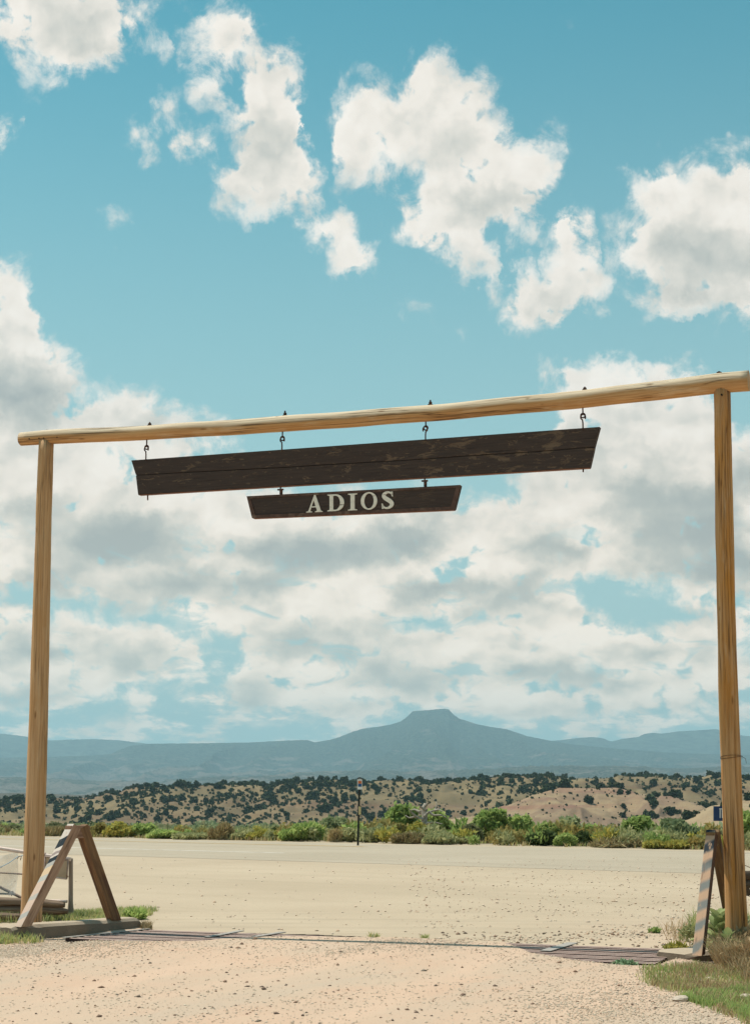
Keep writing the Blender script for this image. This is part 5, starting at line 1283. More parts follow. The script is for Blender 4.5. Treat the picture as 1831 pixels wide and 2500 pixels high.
# ---- river brush between the road and the hills, one mass
def brush_mass():
    rs = np.random.default_rng(42); lib = {}
    for key, nf_, lf in (('near', 420, 0.20), ('mid', 170, 0.32), ('far', 70, 0.55)):
        lib[key] = []
        for v in range(5):
            lo = [(0, 0, 1.0, 1.6, 1.6, 1.0)] + [(rs.normal() * .9, rs.normal() * .9, 1.0 + rs.random() * 0.9, .8, .8, .7) for _ in range(4)]
            lib[key].append(foliage(nf_, lo, lf, rs, up=0.5, aspect=1.8, shell=.6))
    groups = {0: [], 1: [], 2: []}; n = 0
    while n < 3000:
        y = 85 + 860 * rs.random() ** 1.35; x = y * (-0.27 + 0.54 * rs.random())
        if road_s(x, y) < 24: continue
        s = (0.55 + 0.9 * rs.random()) * (1.0 if y < 250 else 1.4 if y < 500 else 2.0)
        px = 826 + 3600 * x / y
        cap_row = 1812 - 7 * smooth01((300 - px) / 400) + 10 * rs.random() ** .6 + 12 * (fbm(np.array([px / 60]), np.array([0.0]), 3, 8)[0] - .5) * 2
        c = fbm(np.array([x / 45]), np.array([y / 60]), 3, 5)[0]
        z = float(valley_z(np.array(x), np.array(y)))
        ztop = on_y(826, cap_row, y)[2]; s = min(s, max(0.0, (ztop - z) / 2.6))
        if s < 0.25: continue
        key = 'near' if y < 190 else 'mid' if y < 420 else 'far'
        V1, F1 = lib[key][rs.integers(5)]; a = rs.random() * 6.28; c_, s_ = math.cos(a), math.sin(a)
        Q = np.stack([V1[:, 0] * c_ - V1[:, 1] * s_, V1[:, 0] * s_ + V1[:, 1] * c_, V1[:, 2]], 1) * s + np.array([x, y, z - .2])
        g = 0 if c + .15 * rs.normal() < .47 else 1
        if rs.random() < 0.12: g = 2
        groups[g].append((Q, F1)); n += 1
    for g, m_ in ((0, M_OLIVE), (1, M_GREY), (2, M_DKGREEN)):
        V, F = join(groups[g]); tag(place(bpy.data.objects.new('river_brush', mesh_np('river_brush', V, F, m_))), kind='stuff')
brush_mass()

# ---- roadside plants beyond the highway, each a thing of its own
def on_far(px, extra):
    """a point on the far side of the highway, extra metres past its edge, in the direction of a column of the photograph"""
    tx = px_dir(px, 1800)[0]; lo, hi = 20.0, 900.0
    for _ in range(50):
        mid = (lo + hi) / 2
        if road_s(tx * mid, mid) < extra: lo = mid
        else: hi = mid
    y = lo; return tx * y, y, float(valley_z(np.array(tx * y), np.array(y)))
def branchy(base, h, w, n, rs, r0=0.05, up=0.8):
    """dead or bare stems fanning from the base, one mesh"""
    VV = []; FF = []; k = 0
    for i in range(n):
        a = rs.random() * 6.28; ln = h * (0.6 + .5 * rs.random()); p = np.array(base) + np.array([rs.normal() * .05, rs.normal() * .05, -0.05]); d = np.array([math.cos(a) * w / h * .6, math.sin(a) * w / h * .6, up]); d /= np.linalg.norm(d)
        path = [p]; 
        for q in range(5): d = d + rs.normal(size=3) * 0.18; d /= np.linalg.norm(d); path.append(path[-1] + d * ln / 5)
        V1, F1, _ = tube(path, np.linspace(r0, r0 * .2, 6), 5, caps=False); VV.append(V1); FF.append(F1 + k); k += len(V1)
        if rs.random() < .8:
            j = 2 + int(rs.random() * 2); d2 = rs.normal(size=3); d2[2] = abs(d2[2]); d2 /= np.linalg.norm(d2); pp = [path[j] + d2 * ln * .12 * q for q in range(4)]
            V1, F1, _ = tube(pp, np.linspace(r0 * .5, r0 * .1, 4), 4, caps=False); VV.append(V1); FF.append(F1 + k); k += len(V1)
    return np.concatenate(VV), np.concatenate(FF)
def plant(kind, px0, px1, pytop, extra, m_, label, cat, name='shrub', n=3400, leaf=0.095, up=0.3, aspect=1.8, stems=6, seed=0, low=0.0, name_part='foliage', grp='plants along the far side of the highway'):
    rs = np.random.default_rng(1000 + seed); px = (px0 + px1) / 2; x, y, z = on_far(px, 1.0 + (extra - 2.0) * .8)
    w = 1.12 * (px1 - px0) / FPX * y; extra_ = 0; top = on_y(px, pytop - 2, y)[2]; h = max(0.25, top - z)
    if extra > 8: z = z - .1
    t_ = thing(name, (x, y, z), label, cat, grp)
    rx = w / 2; K = 6 if kind != 'tree' else 11
    lo = []
    zb = low * h
    for k in range(K):
        a = rs.random() * 6.28; rr = rs.random() ** .5 * 0.62
        cz = zb + (h - zb) * (0.30 + 0.45 * rs.random() * (1 - rr * .5)); sz = (0.30 + 0.14 * rs.random())
        lo.append((rr * rx * math.cos(a), rr * rx * math.sin(a) * 0.9, cz, rx * sz * 1.15, rx * sz * 1.1, min(h * 0.30, (h - cz) * .95)))
    if kind == 'tree':
        lo += [((rs.random() - .5) * rx, (rs.random() - .5) * rx, h * .82, rx * .3, rx * .3, h * .17) for _ in range(3)]
    else: lo += [((-.8 + 1.6 * k_ / 3) * rx * .85, 0, zb + (h - zb) * .28, rx * .30, rx * .3, h * .27) for k_ in range(4)]
    V1, F1 = foliage(n, lo, leaf, rs, up=up, aspect=aspect, shell=0.65)
    V1[:, 2] = np.maximum(V1[:, 2], 0.0 if kind != 'tree' else -.1)
    obj('crown' if kind == 'tree' else name_part, V1, F1, m_, t_, M=Matrix.Translation(Vector((x, y, z))))
    if stems:
        V2, F2 = branchy((0, 0, 0), h * 0.8, w * .8, stems, rs, 0.06 if kind == 'tree' else 0.018)
        obj('trunk' if kind == 'tree' else 'stems', V2, F2, M_BARK if kind == 'tree' else M_TWIG, t_, M=Matrix.Translation(Vector((x, y, z))))
    return t_
PL = [
 ('shrub', -70, 20, 1822, 3.5, M_DRY, 'tall straw coloured grass clump at the left edge beyond the highway', 'grass clump', dict(name='grass_clump', up=2.2, aspect=5, leaf=.07, stems=0)),
 ('shrub', -10, 60, 1812, 9, M_OLIVE, 'olive brush left of the left gate post beyond the highway', 'shrub', {}),
 ('shrub', 90, 150, 1828, 3, M_DRY, 'straw coloured grass clump just right of the left gate post', 'grass clump', dict(name='grass_clump', up=2.2, aspect=5, leaf=.07, stems=0)),
 ('shrub', 100, 190, 1806, 12, M_OLIVE, 'dull olive bush seen over the near leg of the left A frame', 'shrub', {}),
 ('shrub', 196, 246, 1814, 3.5, M_OCHRE, 'yellowing bush seen just right of the left A frame top', 'shrub', {}),
 ('shrub', 232, 298, 1813, 3.2, M_YELLOW, 'bright yellow green bush in the hedge right of the left A frame', 'shrub', {}),
 ('shrub', 288, 345, 1815, 4, M_GREEN, 'leafy green bush at the right end of the hedge by the A frame', 'shrub', {}),
 ('shrub', 330, 400, 1832, 2.5, M_GREEN, 'low fresh green weeds at the road edge, left of the dry tuft', 'shrub', dict(name='weed_clump', stems=0, up=1.0)),
 ('shrub', 385, 465, 1836, 2.2, M_SAGE, 'low pale weeds at the road edge beside the dry tuft', 'shrub', dict(name='weed_clump', stems=0, up=1.0)),
 ('shrub', 462, 512, 1819, 2.5, M_DRY, 'tall golden dry grass tuft at the road edge left of centre', 'grass clump', dict(name='grass_clump', up=2.6, aspect=6, leaf=.06, stems=0)),
 ('shrub', 512, 560, 1828, 2.8, M_SAGE, 'pale low bush just right of the golden tuft', 'shrub', {}),
 ('shrub', 548, 612, 1826, 3.0, M_YELLOW, 'low yellow green bush left of the round green bush', 'shrub', {}),
 ('shrub', 596, 632, 1816, 9, M_DKGREEN, 'small dark bush behind, left of the round green bush', 'shrub', {}),
 ('shrub', 620, 706, 1811, 2.8, M_GREEN, 'broad round vivid green bush at the road edge left of the sign', 'shrub', dict(n=4200, up=.8)),
 ('tree', 710, 766, 1797, 9, M_GREY, 'round grey green tree behind the road edge left of the sign', 'tree', dict(name='tree', low=.15, leaf=.10)),
 ('shrub', 726, 754, 1834, 2.4, M_DRY, 'small golden grass tuft below the round grey green tree', 'grass clump', dict(name='grass_clump', up=2.4, aspect=6, leaf=.06, stems=0, n=900)),
 ('shrub', 750, 800, 1826, 3.0, M_SAGE, 'pale sage bush right behind the sign post', 'shrub', {}),
 ('shrub', 786, 850, 1824, 3.2, M_SAGE, 'pale sage bush just right of the sign post', 'shrub', {}),
 ('tree', 852, 925, 1770, 14, M_GREEN, 'leafy green tree growing around the dead trunk right of the sign', 'tree', dict(name='tree', low=.15, leaf=.13, n=3400)),
 ('tree', 925, 992, 1782, 15, M_GREEN, 'lower green crown right of the bare dead branches', 'tree', dict(name='tree', low=.15, leaf=.13)),
 ('shrub', 856, 905, 1812, 4.5, M_OCHRE, 'ochre yellow bush below the tree with dead branches', 'shrub', dict(n=3000)),
 ('shrub', 896, 950, 1815, 4.2, M_YELLOW, 'yellow bush with thin stems below the dead branches', 'shrub', dict(n=3000)),
 ('shrub', 866, 932, 1842, 2.4, M_DRY, 'low pale dry brush at the road edge under the ochre bush', 'shrub', dict(name='grass_clump', stems=0, up=1.2, aspect=3)),
 ('shrub', 935, 1030, 1835, 2.6, M_SAGE, 'wide low pale sage bush in the middle of the road edge', 'shrub', dict(n=4000)),
 ('shrub', 1015, 1062, 1818, 6, M_OLIVE, 'dark olive bush left of the first tall green tree', 'shrub', {}),
 ('tree', 1046, 1118, 1785, 8, M_GREEN, 'first tall green tree right of the sage bushes', 'tree', dict(name='tree', low=.05, leaf=.12, n=4200)),
 ('tree', 1105, 1182, 1793, 9, M_GREEN, 'second tall green tree, paler and rounder, right of the first', 'tree', dict(name='tree', low=.05, leaf=.12, n=4200)),
 ('shrub', 1164, 1226, 1830, 3.5, M_DKGREEN, 'very dark olive bush at the road edge, beneath the second green tree', 'shrub', dict(n=3400)),
 ('tree', 1182, 1232, 1811, 10, M_GREEN, 'small green tree between the dark bush and the grey tree', 'tree', dict(name='tree', low=.05)),
 ('shrub', 1222, 1265, 1838, 3.2, M_GREEN, 'bright green bush at the road edge right of the dark bush', 'shrub', {}),
 ('tree', 1228, 1282, 1797, 14, M_GREY, 'grey green tree with bare twigs between the green trees', 'tree', dict(name='tree', low=.1, leaf=.12, n=2600, stems=14)),
 ('tree', 1276, 1322, 1814, 10, M_GREEN, 'small fresh green tree right of the grey tree', 'tree', dict(name='tree', low=.05)),
 ('shrub', 1255, 1300, 1835, 5, M_DKGREEN, 'dark green bush at the road edge below the grey tree', 'shrub', {}),
 ('tree', 1322, 1378, 1820, 9, M_GREEN, 'low spreading green tree left of the largest right hand tree', 'tree', dict(name='tree', low=.05)),
 ('tree', 1372, 1446, 1796, 9, M_GREEN, 'largest green tree on the right, standing above the tangled dry brush', 'tree', dict(name='tree', low=.05, leaf=.12, n=5200)),
 ('shrub', 1306, 1412, 1850, 3.0, M_DRY, 'tangle of bare tan sticks at the road edge on the right', 'brush', dict(name='dry_brush', n=1300, up=.3, aspect=9, leaf=.05, stems=34)),
 ('tree', 1446, 1532, 1808, 8, M_GREY, 'pale green spreading tree right of the largest tree', 'tree', dict(name='tree', low=.05, leaf=.12, n=4600)),
 ('shrub', 1420, 1478, 1856, 2.4, M_YELLOW, 'yellow flowering bush at the road edge, left one of two', 'shrub', dict(n=3000)),
 ('shrub', 1466, 1522, 1853, 2.6, M_YELLOW, 'yellow flowering bush at the road edge, nearer the right A frame', 'shrub', dict(n=3000)),
 ('shrub', 1515, 1556, 1846, 3.0, M_OCHRE, 'small ochre bush just left of the striped A frame', 'shrub', {}),
 ('shrub', 1556, 1600, 1828, 6, M_OLIVE, 'dark olive bush behind the striped A frame and post', 'shrub', {}),
 ('tree', 1612, 1690, 1782, 9, M_GREEN, 'green tree right of the right gate post at the picture edge', 'tree', dict(name='tree', low=.05, n=3600)),
]
for k, (kind, a, b, pt, ex, m_, lab, cat, kw) in enumerate(PL): plant(kind, a, b, pt, ex, m_, lab, cat, seed=k, **kw)
# low verge growth along the far edge of the road
rs = np.random.default_rng(9); n = 9000
sa = rs.random(n) * 75 - 22; so = 1.2 + rs.random(n) ** 1.6 * 4.5
P = np.stack([r0[0] + ROADD[0] * sa + ROADN[0] * so, r0[1] + ROADD[1] * sa + ROADN[1] * so, np.zeros(n)], 1)
keep = fbm(P[:, 0] / 1.6, P[:, 1] / 1.6, 3, 15) > 0.46; P = P[keep]; P[:, 2] = valley_z(P[:, 0], P[:, 1]) - 0.02
V, F = blades(P, 0.17, rs, 0.016, 0.7); tag(place(bpy.data.objects.new('verge_grass', mesh_mixed('verge_grass', V, F, M_DRY))), kind='stuff')
P = P[rs.random(len(P)) < .5]; V, F = blades(P + np.array([.05, .05, 0]), 0.18, rs, 0.02, 0.5); tag(place(bpy.data.objects.new('verge_grass', mesh_mixed('verge_grass', V, F, M_GRASS))), kind='stuff')

# continuous low brush along the far road edge
def edge_brush():
    rs = np.random.default_rng(88); lib = []
    for v in range(6):
        lo = [(0, 0, .35, .5, .5, .35)] + [(rs.normal() * .35, rs.normal() * .3, .35 + rs.random() * .3, .3, .3, .28) for _ in range(4)]
        lib.append(foliage(240, lo, 0.11, rs, up=1.1, aspect=2.4, shell=.7))
    g = {0: [], 1: [], 2: [], 3: []}
    for k in range(620):
        sa_ = -22 + 76 * rs.random(); so_ = 1.6 + 9 * rs.random() ** 1.3
        x = r0[0] + ROADD[0] * sa_ + ROADN[0] * so_; y = r0[1] + ROADD[1] * sa_ + ROADN[1] * so_; px = 826 + 3600 * x / y
        c = fbm(np.array([sa_ / 3.0]), np.array([so_ / 4]), 3, 91)[0]
        if px < 500 and so_ > 5 and rs.random() < .4: continue
        s = (0.35 + 0.75 * rs.random()) * (0.75 + 0.07 * so_) * (0.48 + 0.34 * min(1, max(0, (px - 500) / 250)))
        V1, F1 = lib[rs.integers(6)]; a = rs.random() * 6.28; c_, s_ = math.cos(a), math.sin(a)
        Q = np.stack([V1[:, 0] * c_ - V1[:, 1] * s_, V1[:, 0] * s_ + V1[:, 1] * c_, V1[:, 2]], 1) * s + np.array([x, y, float(valley_z(np.array(x), np.array(y))) - .05])
        q = c + .12 * rs.normal(); g[0 if q < .44 else 1 if q < .56 else 2 if q < .63 else 3].append((Q, F1))
    for k_, m_ in ((0, M_SAGE), (1, M_YELLOW), (2, M_GREEN), (3, M_OCHRE)):
        if g[k_]:
            V, F = join(g[k_]); tag(place(bpy.data.objects.new('roadside_brush', mesh_np('roadside_brush', V, F, m_))), kind='stuff')
edge_brush()

# the dead tree: bare pale trunk with forked branches
rs = np.random.default_rng(77)
x, y, z = on_far(935, 7.5); dt = thing('dead_tree', (x, y, z), 'bare pale dead tree with twisted forked branches among green leaves', 'tree')
def dead(pts, r0_, r1_, nm):
    P_ = np.array([on_y(a, b_, y) for a, b_ in pts]); P_[:, 1] += np.linspace(0, .3, len(P_)) * (1 if rs.random() > .5 else -1); s = np.linspace(0, 1, 14)
    Q = np.stack([np.interp(s, np.linspace(0, 1, len(P_)), P_[:, i]) for i in range(3)], 1); tube_obj(nm, Q, np.linspace(r0_, r1_, 14), M_TWIG, dt, segs=7, rough=.15, seed=3)
dead([(934, 1850), (933, 1822), (936, 1800), (932, 1783), (938, 1772)], 0.17, 0.07, 'trunk')
for pts in (((934, 1800), (944, 1790), (958, 1786), (963, 1775), (961, 1768)), ((936, 1786), (926, 1778), (920, 1770)), ((937, 1776), (944, 1768), (941, 1762)), ((944, 1789), (955, 1797), (972, 1796), (984, 1803)), ((958, 1786), (968, 1784), (974, 1789)),
            ((934, 1806), (916, 1800), (902, 1803), (893, 1797)), ((916, 1800), (905, 1790), (900, 1782)), ((935, 1815), (955, 1812), (975, 1816)), ((926, 1790), (913, 1784), (905, 1786))):
    dead(pts, 0.06, 0.012, 'branch')

# ================================================================ gravel, stones, grass near the camera
OCT = np.array([[1, 0, 0], [-1, 0, 0], [0, 1, 0], [0, -1, 0], [0, 0, 1], [0, 0, -1]], float)
OF = np.array([[0, 2, 4], [2, 1, 4], [1, 3, 4], [3, 0, 4], [2, 0, 5], [1, 2, 5], [3, 1, 5], [0, 3, 5]])
def stones(P, s, rs):
    n = len(P); V = OCT[None] * (s[:, None, None]) * (0.55 + 0.8 * rs.random((n, 6, 1))); a = rs.random(n) * 6.28
    V[:, :, 2] *= 0.62; c_, s_ = np.cos(a)[:, None], np.sin(a)[:, None]; sk = rs.normal(size=(n, 1)) * .35
    x = V[:, :, 0] + V[:, :, 1] * sk; y = V[:, :, 1]; V = np.stack([x * c_ - y * s_, x * s_ + y * c_, V[:, :, 2] + x * 0.2], -1)
    V = V + P[:, None, :]; F = (np.arange(n)[:, None, None] * 6 + OF[None]).reshape(-1, 3); return V.reshape(-1, 3), F
def opens(x, y): return inpoly(x, y, OPEN_L) | inpoly(x, y, OPEN_R)
M_STONE = m_island('mixed_gravel', [(0.66, 0.52, 0.41), (0.60, 0.46, 0.36), (0.70, 0.58, 0.47), (0.52, 0.39, 0.30), (0.66, 0.53, 0.43), (0.66, 0.54, 0.41), (0.53, 0.33, 0.23), (0.72, 0.57, 0.43)])
M_STONE_DK = m_island('dark_red_pebbles', [(0.26, 0.16, 0.11), (0.34, 0.22, 0.16), (0.20, 0.14, 0.11), (0.30, 0.25, 0.20)])
def gravel(n, seed, xr, yr, smin, smax, dens, power=3.0, name='gravel', m_=None):
    rs = np.random.default_rng(seed); x = xr[0] + (xr[1] - xr[0]) * rs.random(n); y = yr[0] + (yr[1] - yr[0]) * rs.random(n)
    k = (rs.random(n) < dens(x, y)) & ~opens(x, y) & (np.abs(x) < 0.27 * y + .3); x, y = x[k], y[k]
    s = smin + (smax - smin) * rs.random(len(x)) ** power
    V, F = stones(np.stack([x, y, near_z(x, y) + s * .12], 1), s, rs); tag(place(bpy.data.objects.new(name, mesh_np(name, V, F, m_ or M_STONE))), kind='stuff')
gd_ = lambda x, y: (y + GS * x - GC) * abs(GE[0])
def d_near(x, y):
    base = 0.35 + 0.8 * smooth01((fbm(x / 1.4, y / 1.4, 4, 33) - 0.42) / 0.22)
    u_ = x * GE[0] + y * GE[1]; v_ = -x * GE[1] + y * GE[0]
    base = base * (0.25 + 1.5 * smooth01((0.58 - fbm(u_ * 0.85, v_ * 0.1, 4, 37)) / 0.2)) + 0.6 * smooth01((x - 0.8) / 2.0)
    return base * (gd_(x, y) < 0.05) * (0.42 + 0.5 * smooth01((x - 1.0) / 1.5) * smooth01((15.5 - y) / 2))
gravel(260000, 1, (-5.5, 5.5), (10.5, 20), 0.004, 0.014, d_near, 2.4)
gravel(3000, 2, (-5.5, 5.5), (10.5, 20), 0.014, 0.032, lambda x, y: 0.17 * (gd_(x, y) < 0) + 0 * x, 3.5, m_=M_STONE_DK)
def d_apron(x, y):
    g = gd_(x, y); c = smooth01((fbm(x / 0.9, y / 0.9, 4, 35) - 0.47) / 0.15)
    right = smooth01((x - 0.2) / 1.6)
    return (g > 0) * (right * c * np.exp(-np.clip(g - 0.3, 0, None) / 2.3) * 0.85 + 0.02 + 0.5 * right * smooth01((x - 3.2) / .8) * (g < 2.5))
gravel(36000, 3, (-5.5, 6.5), (15.5, 23.9), 0.008, 0.028, d_apron, 2.6)
gravel(1500, 4, (0.8, 5.5), (16.0, 20.5), 0.014, 0.034, lambda x, y: 0.4 * (gd_(x, y) > 0) + 0 * x, 3, m_=M_STONE_DK)
# pebbles strewn further out over the paving
rs = np.random.default_rng(5); n = 2600; y = 24 + 22 * rs.random(n) ** 1.4; x = (rs.random(n) * 0.5 - 0.24) * y; k = rs.random(n) < 0.15 + .85 * (x > 0.02 * y); x, y = x[k], y[k]; s = 0.010 + 0.022 * rs.random(len(x)) ** 2.5
V, F = stones(np.stack([x, y, np.full(len(x), -0.006)], 1), s, rs); tag(place(bpy.data.objects.new('gravel', mesh_np('gravel', V, F, M_STONE))), kind='stuff')

# grass patches: left behind the kerb, before the kerb end, and the big one at the lower right
def patch(poly, n, h, seed, m_, w=0.004, lean=.5, edge=0.15, z=None, clump=0.0):
    rs = np.random.default_rng(seed); pts = gpx(poly); a = np.array(pts); lo, hi = a.min(0), a.max(0)
    x = lo[0] + (hi[0] - lo[0]) * rs.random(n * 3); y = lo[1] + (hi[1] - lo[1]) * rs.random(n * 3)
    wx = x + (fbm(x * 3, y * 3, 3, seed) - .5) * edge * 2; wy = y + (fbm(x * 3, y * 3, 3, seed + 1) - .5) * edge * 2
    k = inpoly(wx, wy, pts)
    if clump: k &= (fbm(x * 2.2, y * 2.2, 3, seed + 2) + 0.12 * rs.normal(size=len(x))) > clump
    x, y = x[k][:n], y[k][:n]; P = np.stack([x, y, near_z(x, y) if z is None else np.full(len(x), z)], 1)
    hh = h * (0.5 + 1.0 * fbm(x * 2.5, y * 2.5, 3, seed + 4))
    V, F = blades(P, hh, rs, w, lean); tag(place(bpy.data.objects.new('grass', mesh_mixed('grass', V, F, m_))), kind='stuff')
RIGHT = [(1412, 2142), (1445, 2137), (1486, 2134), (1560, 2136), (1640, 2118), (1640, 2060), (1720, 2040), (1800, 2300), (1652, 2264), (1590, 2232), (1520, 2206), (1450, 2182), (1410, 2160)]
patch(RIGHT, 14000, 0.055, 201, M_GRASS, 0.0032, .7, .16, clump=.43)
patch([(1412, 2143), (1450, 2140), (1652, 2126), (1700, 2140), (1660, 2185), (1560, 2188), (1450, 2180)], 5000, 0.06, 205, M_GRASS_DRY, 0.0028, .6, .12, clump=.42)
patch([(1500, 2200), (1560, 2190), (1700, 2180), (1760, 2290), (1652, 2262), (1590, 2228)], 5500, 0.075, 207, M_LUSH, 0.0038, .6, .20, clump=.40)
patch(RIGHT, 9000, 0.065, 208, M_LUSH, 0.0034, .6, .16, clump=.47)
patch([(1520, 2205), (1590, 2190), (1700, 2160), (1760, 2290), (1652, 2262), (1590, 2232)], 5000, 0.07, 206, M_GRASS_DRY, 0.003, .7, .16, clump=.44)
patch([(1600, 2130), (1652, 2120), (1700, 2130), (1660, 2160), (1600, 2150)], 900, 0.12, 209, M_GRASS, 0.0035, .5, .08, clump=.42)
patch([(1570, 2112), (1600, 2082), (1652, 2072), (1760, 2070), (1760, 2170), (1640, 2165), (1585, 2135)], 9000, 0.26, 211, M_GRASS_DRY, 0.0035, .9, .10, clump=.34)
patch([(165, 2014), (230, 2007), (300, 2006), (335, 2010), (325, 2018), (310, 2030), (255, 2030), (160, 2034)], 3600, 0.08, 215, M_GRASS, 0.005, .6, .20, clump=.36)
patch([(-60, 2036), (40, 2034), (160, 2030), (230, 2022), (160, 2020), (60, 2026), (-60, 2026)], 3500, 0.11, 217, M_GRASS, 0.005, .6, .12, clump=.40)
patch([(-60, 2084), (0, 2082), (60, 2079), (96, 2074), (60, 2068), (0, 2062), (-60, 2060)], 1200, 0.10, 219, M_GRASS, 0.005, .7, .10, clump=.42)
patch([(316, 2042), (330, 2044), (336, 2052), (318, 2056), (308, 2050)], 260, 0.09, 221, M_GRASS_DRY, 0.005, .7, .05)
patch([(1455, 2052), (1530, 2040), (1550, 2086), (1500, 2092), (1470, 2070)], 300, 0.16, 223, M_GRASS_DRY, 0.0035, .8, .10, clump=.45)
patch([(1520, 2050), (1552, 2044), (1556, 2090), (1530, 2088)], 500, 0.26, 225, M_GRASS, 0.004, .7, .05)
patch([(1600, 2070), (1652, 2050), (1760, 2040), (1760, 2090), (1620, 2088)], 2600, 0.26, 227, M_GRASS, 0.006, .7, .05, clump=.40)
patch([(812, 2068), (835, 2068), (835, 2071), (812, 2071)], 70, 0.06, 229, M_GRASS, 0.006, .8, .02); patch([(926, 2070), (945, 2070), (945, 2073), (926, 2073)], 60, 0.06, 231, M_GRASS, 0.006, .8, .02)

def weed(name, px, py, w, h, n, m_, label, leaf=.05, seed=0, z=None, up=.8, aspect=3.0, stems=8, grp=None):
    rs = np.random.default_rng(2000 + seed); p = on_z(px, py); p[2] = float(near_z(np.array(p[0]), np.array(p[1]))) if z is None else z
    t_ = thing(name, p, label, 'plant', grp)
    lo = [((rs.random() - .5) * w * .6, (rs.random() - .5) * w * .6, h * (.3 + .4 * rs.random()), w * .28, w * .28, h * .28) for _ in range(6)]
    V1, F1 = foliage(n, lo, leaf, rs, up=up, aspect=aspect, shell=.7); V1[:, 2] = np.maximum(V1[:, 2], 0)
    obj('leaves', V1, F1, m_, t_, M=Matrix.Translation(Vector(p)))
    if stems:
        V2, F2 = branchy((0, 0, 0), h * .95, w, stems, rs, 0.004); obj('stems', V2, F2, M_GRASS_DRY if m_ is M_GRASS_DRY else M_DKGREEN, t_, M=Matrix.Translation(Vector(p)))
weed('feathery_weed', 1376, 2130, 0.24, 0.08, 240, m_island('blue_green_weed', [(0.26, 0.38, 0.22), (0.30, 0.42, 0.25), (0.20, 0.30, 0.16)], transl=.2), 'low feathery blue green weed growing through the right end of the cattle guard', .022, 1)
weed('grey_weed', 1602, 2092, 0.30, 0.42, 1100, M_GREY, 'upright grey green weed between the mullein and the right post foot', .035, 2)
weed('grey_weed', 1640, 2080, 0.45, 0.36, 1500, M_GREY, 'spreading grey green weed at the foot of the right post, by the picture edge', .04, 3)
weed('dry_weed', 1622, 2112, 0.55, 0.32, 1900, M_GRASS_DRY, 'tangled dry brown weed in front of the right post', .028, 4, aspect=4, stems=22)
weed('dry_weed', 1650, 2140, 0.6, 0.30, 1700, M_GRASS_DRY, 'tangled dry brown weed at the right edge, nearer than the post', .028, 5, aspect=4, stems=20)
weed('wispy_weed', 1528, 2092, 0.26, 0.28, 320, M_SAGE, 'thin wispy pale weed just left of the striped A frame foot', .018, 6, aspect=4, stems=12)
weed('green_weed', 1440, 2057, 0.14, 0.05, 200, M_GREEN, 'tiny green weed in the gravel left of the striped A frame', .025, 7, stems=0)
weed('yellow_weed', 1490, 2097, 0.22, 0.07, 260, M_YELLOW, 'low yellow green weed beside the right concrete footing', .04, 8, stems=0)
weed('green_weed', 300, 2026, 0.34, 0.12, 500, M_GREEN, 'small leafy green weed behind the far end of the left kerb', .04, 9, stems=3)

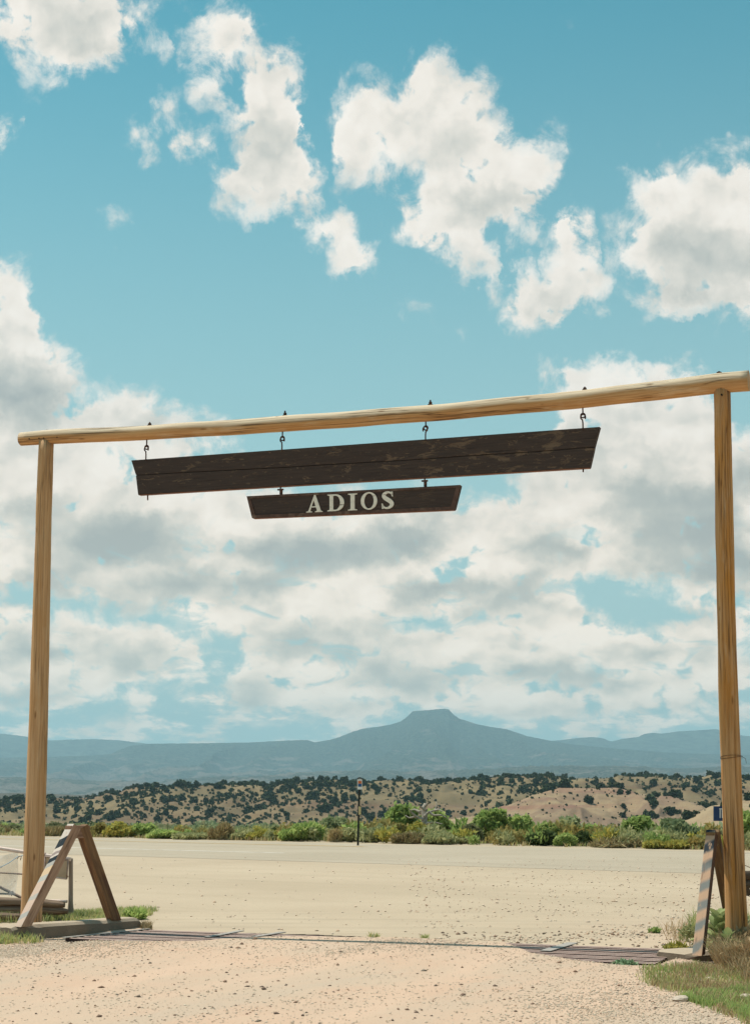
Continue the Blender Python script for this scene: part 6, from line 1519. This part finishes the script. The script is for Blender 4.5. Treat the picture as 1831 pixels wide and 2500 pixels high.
# mullein: broad pointed leaves in a rosette, every leaf a part
M_MULL = m_island('mullein_leaf', [(0.30, 0.37, 0.16), (0.36, 0.42, 0.19), (0.25, 0.31, 0.13)], transl=.25)
def mullein(px, py, h, n, label, seed):
    rs = np.random.default_rng(seed); p = on_z(px, py); p[2] = 0.0; t_ = thing('mullein_plant', p, label, 'plant')
    for k in range(n):
        f = k / n; a = k * 2.4 + rs.normal() * .2; ln = h * (0.62 - 0.30 * f) * (0.85 + .3 * rs.random()); wd = ln * 0.27; z0 = h * 0.55 * f ** 1.1; tilt = R(30 + 45 * f + rs.normal() * 8)
        m_ = 7; d = np.array([math.cos(a), math.sin(a), 0]); s_ = np.array([-math.sin(a), math.cos(a), 0]); VV = []
        pos = np.array([0, 0, z0]); tl = tilt
        for i in range(m_):
            u = i / (m_ - 1); w_ = wd * math.sin(math.pi * min(1, 0.10 + 0.9 * u) ** 0.8) * (1 if i < m_ - 1 else 0.05)
            VV += [pos + s_ * w_ + np.array([0, 0, w_ * .35]), pos.copy(), pos - s_ * w_ + np.array([0, 0, w_ * .35])]
            pos = pos + (d * math.cos(tl) + np.array([0, 0, math.sin(tl)])) * ln / (m_ - 1); tl -= 0.13
        F = []
        for i in range(m_ - 1):
            b_ = i * 3; F += [(b_, b_ + 1, b_ + 4, b_ + 3), (b_ + 1, b_ + 2, b_ + 5, b_ + 4)]
        obj('leaf', VV, F, M_MULL, t_, M=Matrix.Translation(Vector(p)), smooth=True)
    tube_obj('stem', np.array([p + np.array([0, 0, h * .6 * s]) for s in (0, .5, 1)]), 0.012, M_DKGREEN, t_, segs=7)
mullein(1586, 2098, 0.62, 22, 'tall mullein with broad pointed leaves between the striped A frame and the right post', 3)
mullein(1606, 2118, 0.42, 16, 'smaller mullein with broad leaves in front of the right post', 4)
mullein(1562, 2112, 0.24, 9, 'small mullein seedling at the foot of the striped A frame', 5)
# loose stones in the grass
for k, (px, py, s) in enumerate(((1647, 2205, .055), (1632, 2207, .03), (1560, 2190, .03), (1562, 2160, .03), (1500, 2207, .05))):
    rs = np.random.default_rng(50 + k); import bmesh as _b
    bm = _b.new(); _b.ops.create_icosphere(bm, subdivisions=2, radius=s)
    for v in bm.verts: v.co *= 0.8 + 0.4 * rs.random(); v.co.z *= .6; v.co.x *= 1.4
    p = on_z(px, py); me = bpy.data.meshes.new('stone'); bm.to_mesh(me); bm.free(); me.materials.append(m_simple('pale_stone', (0.50, 0.42, 0.34), .9, 0, .15, 20) if k == 0 else bpy.data.materials['pale_stone'])
    o = bpy.data.objects.new('stone', me); place(o, Matrix.Translation(Vector((p[0], p[1], s * .3)))); tag(o, ['largest pale stone in the grass at the right edge', 'small pale stone left of the largest stone in the grass', 'pale stone in the middle of the grass patch', 'grey stone in the dry grass below the footing', 'flat pale stone at the gravel edge of the grass'][k], 'stone', 'pale stones in the grass')
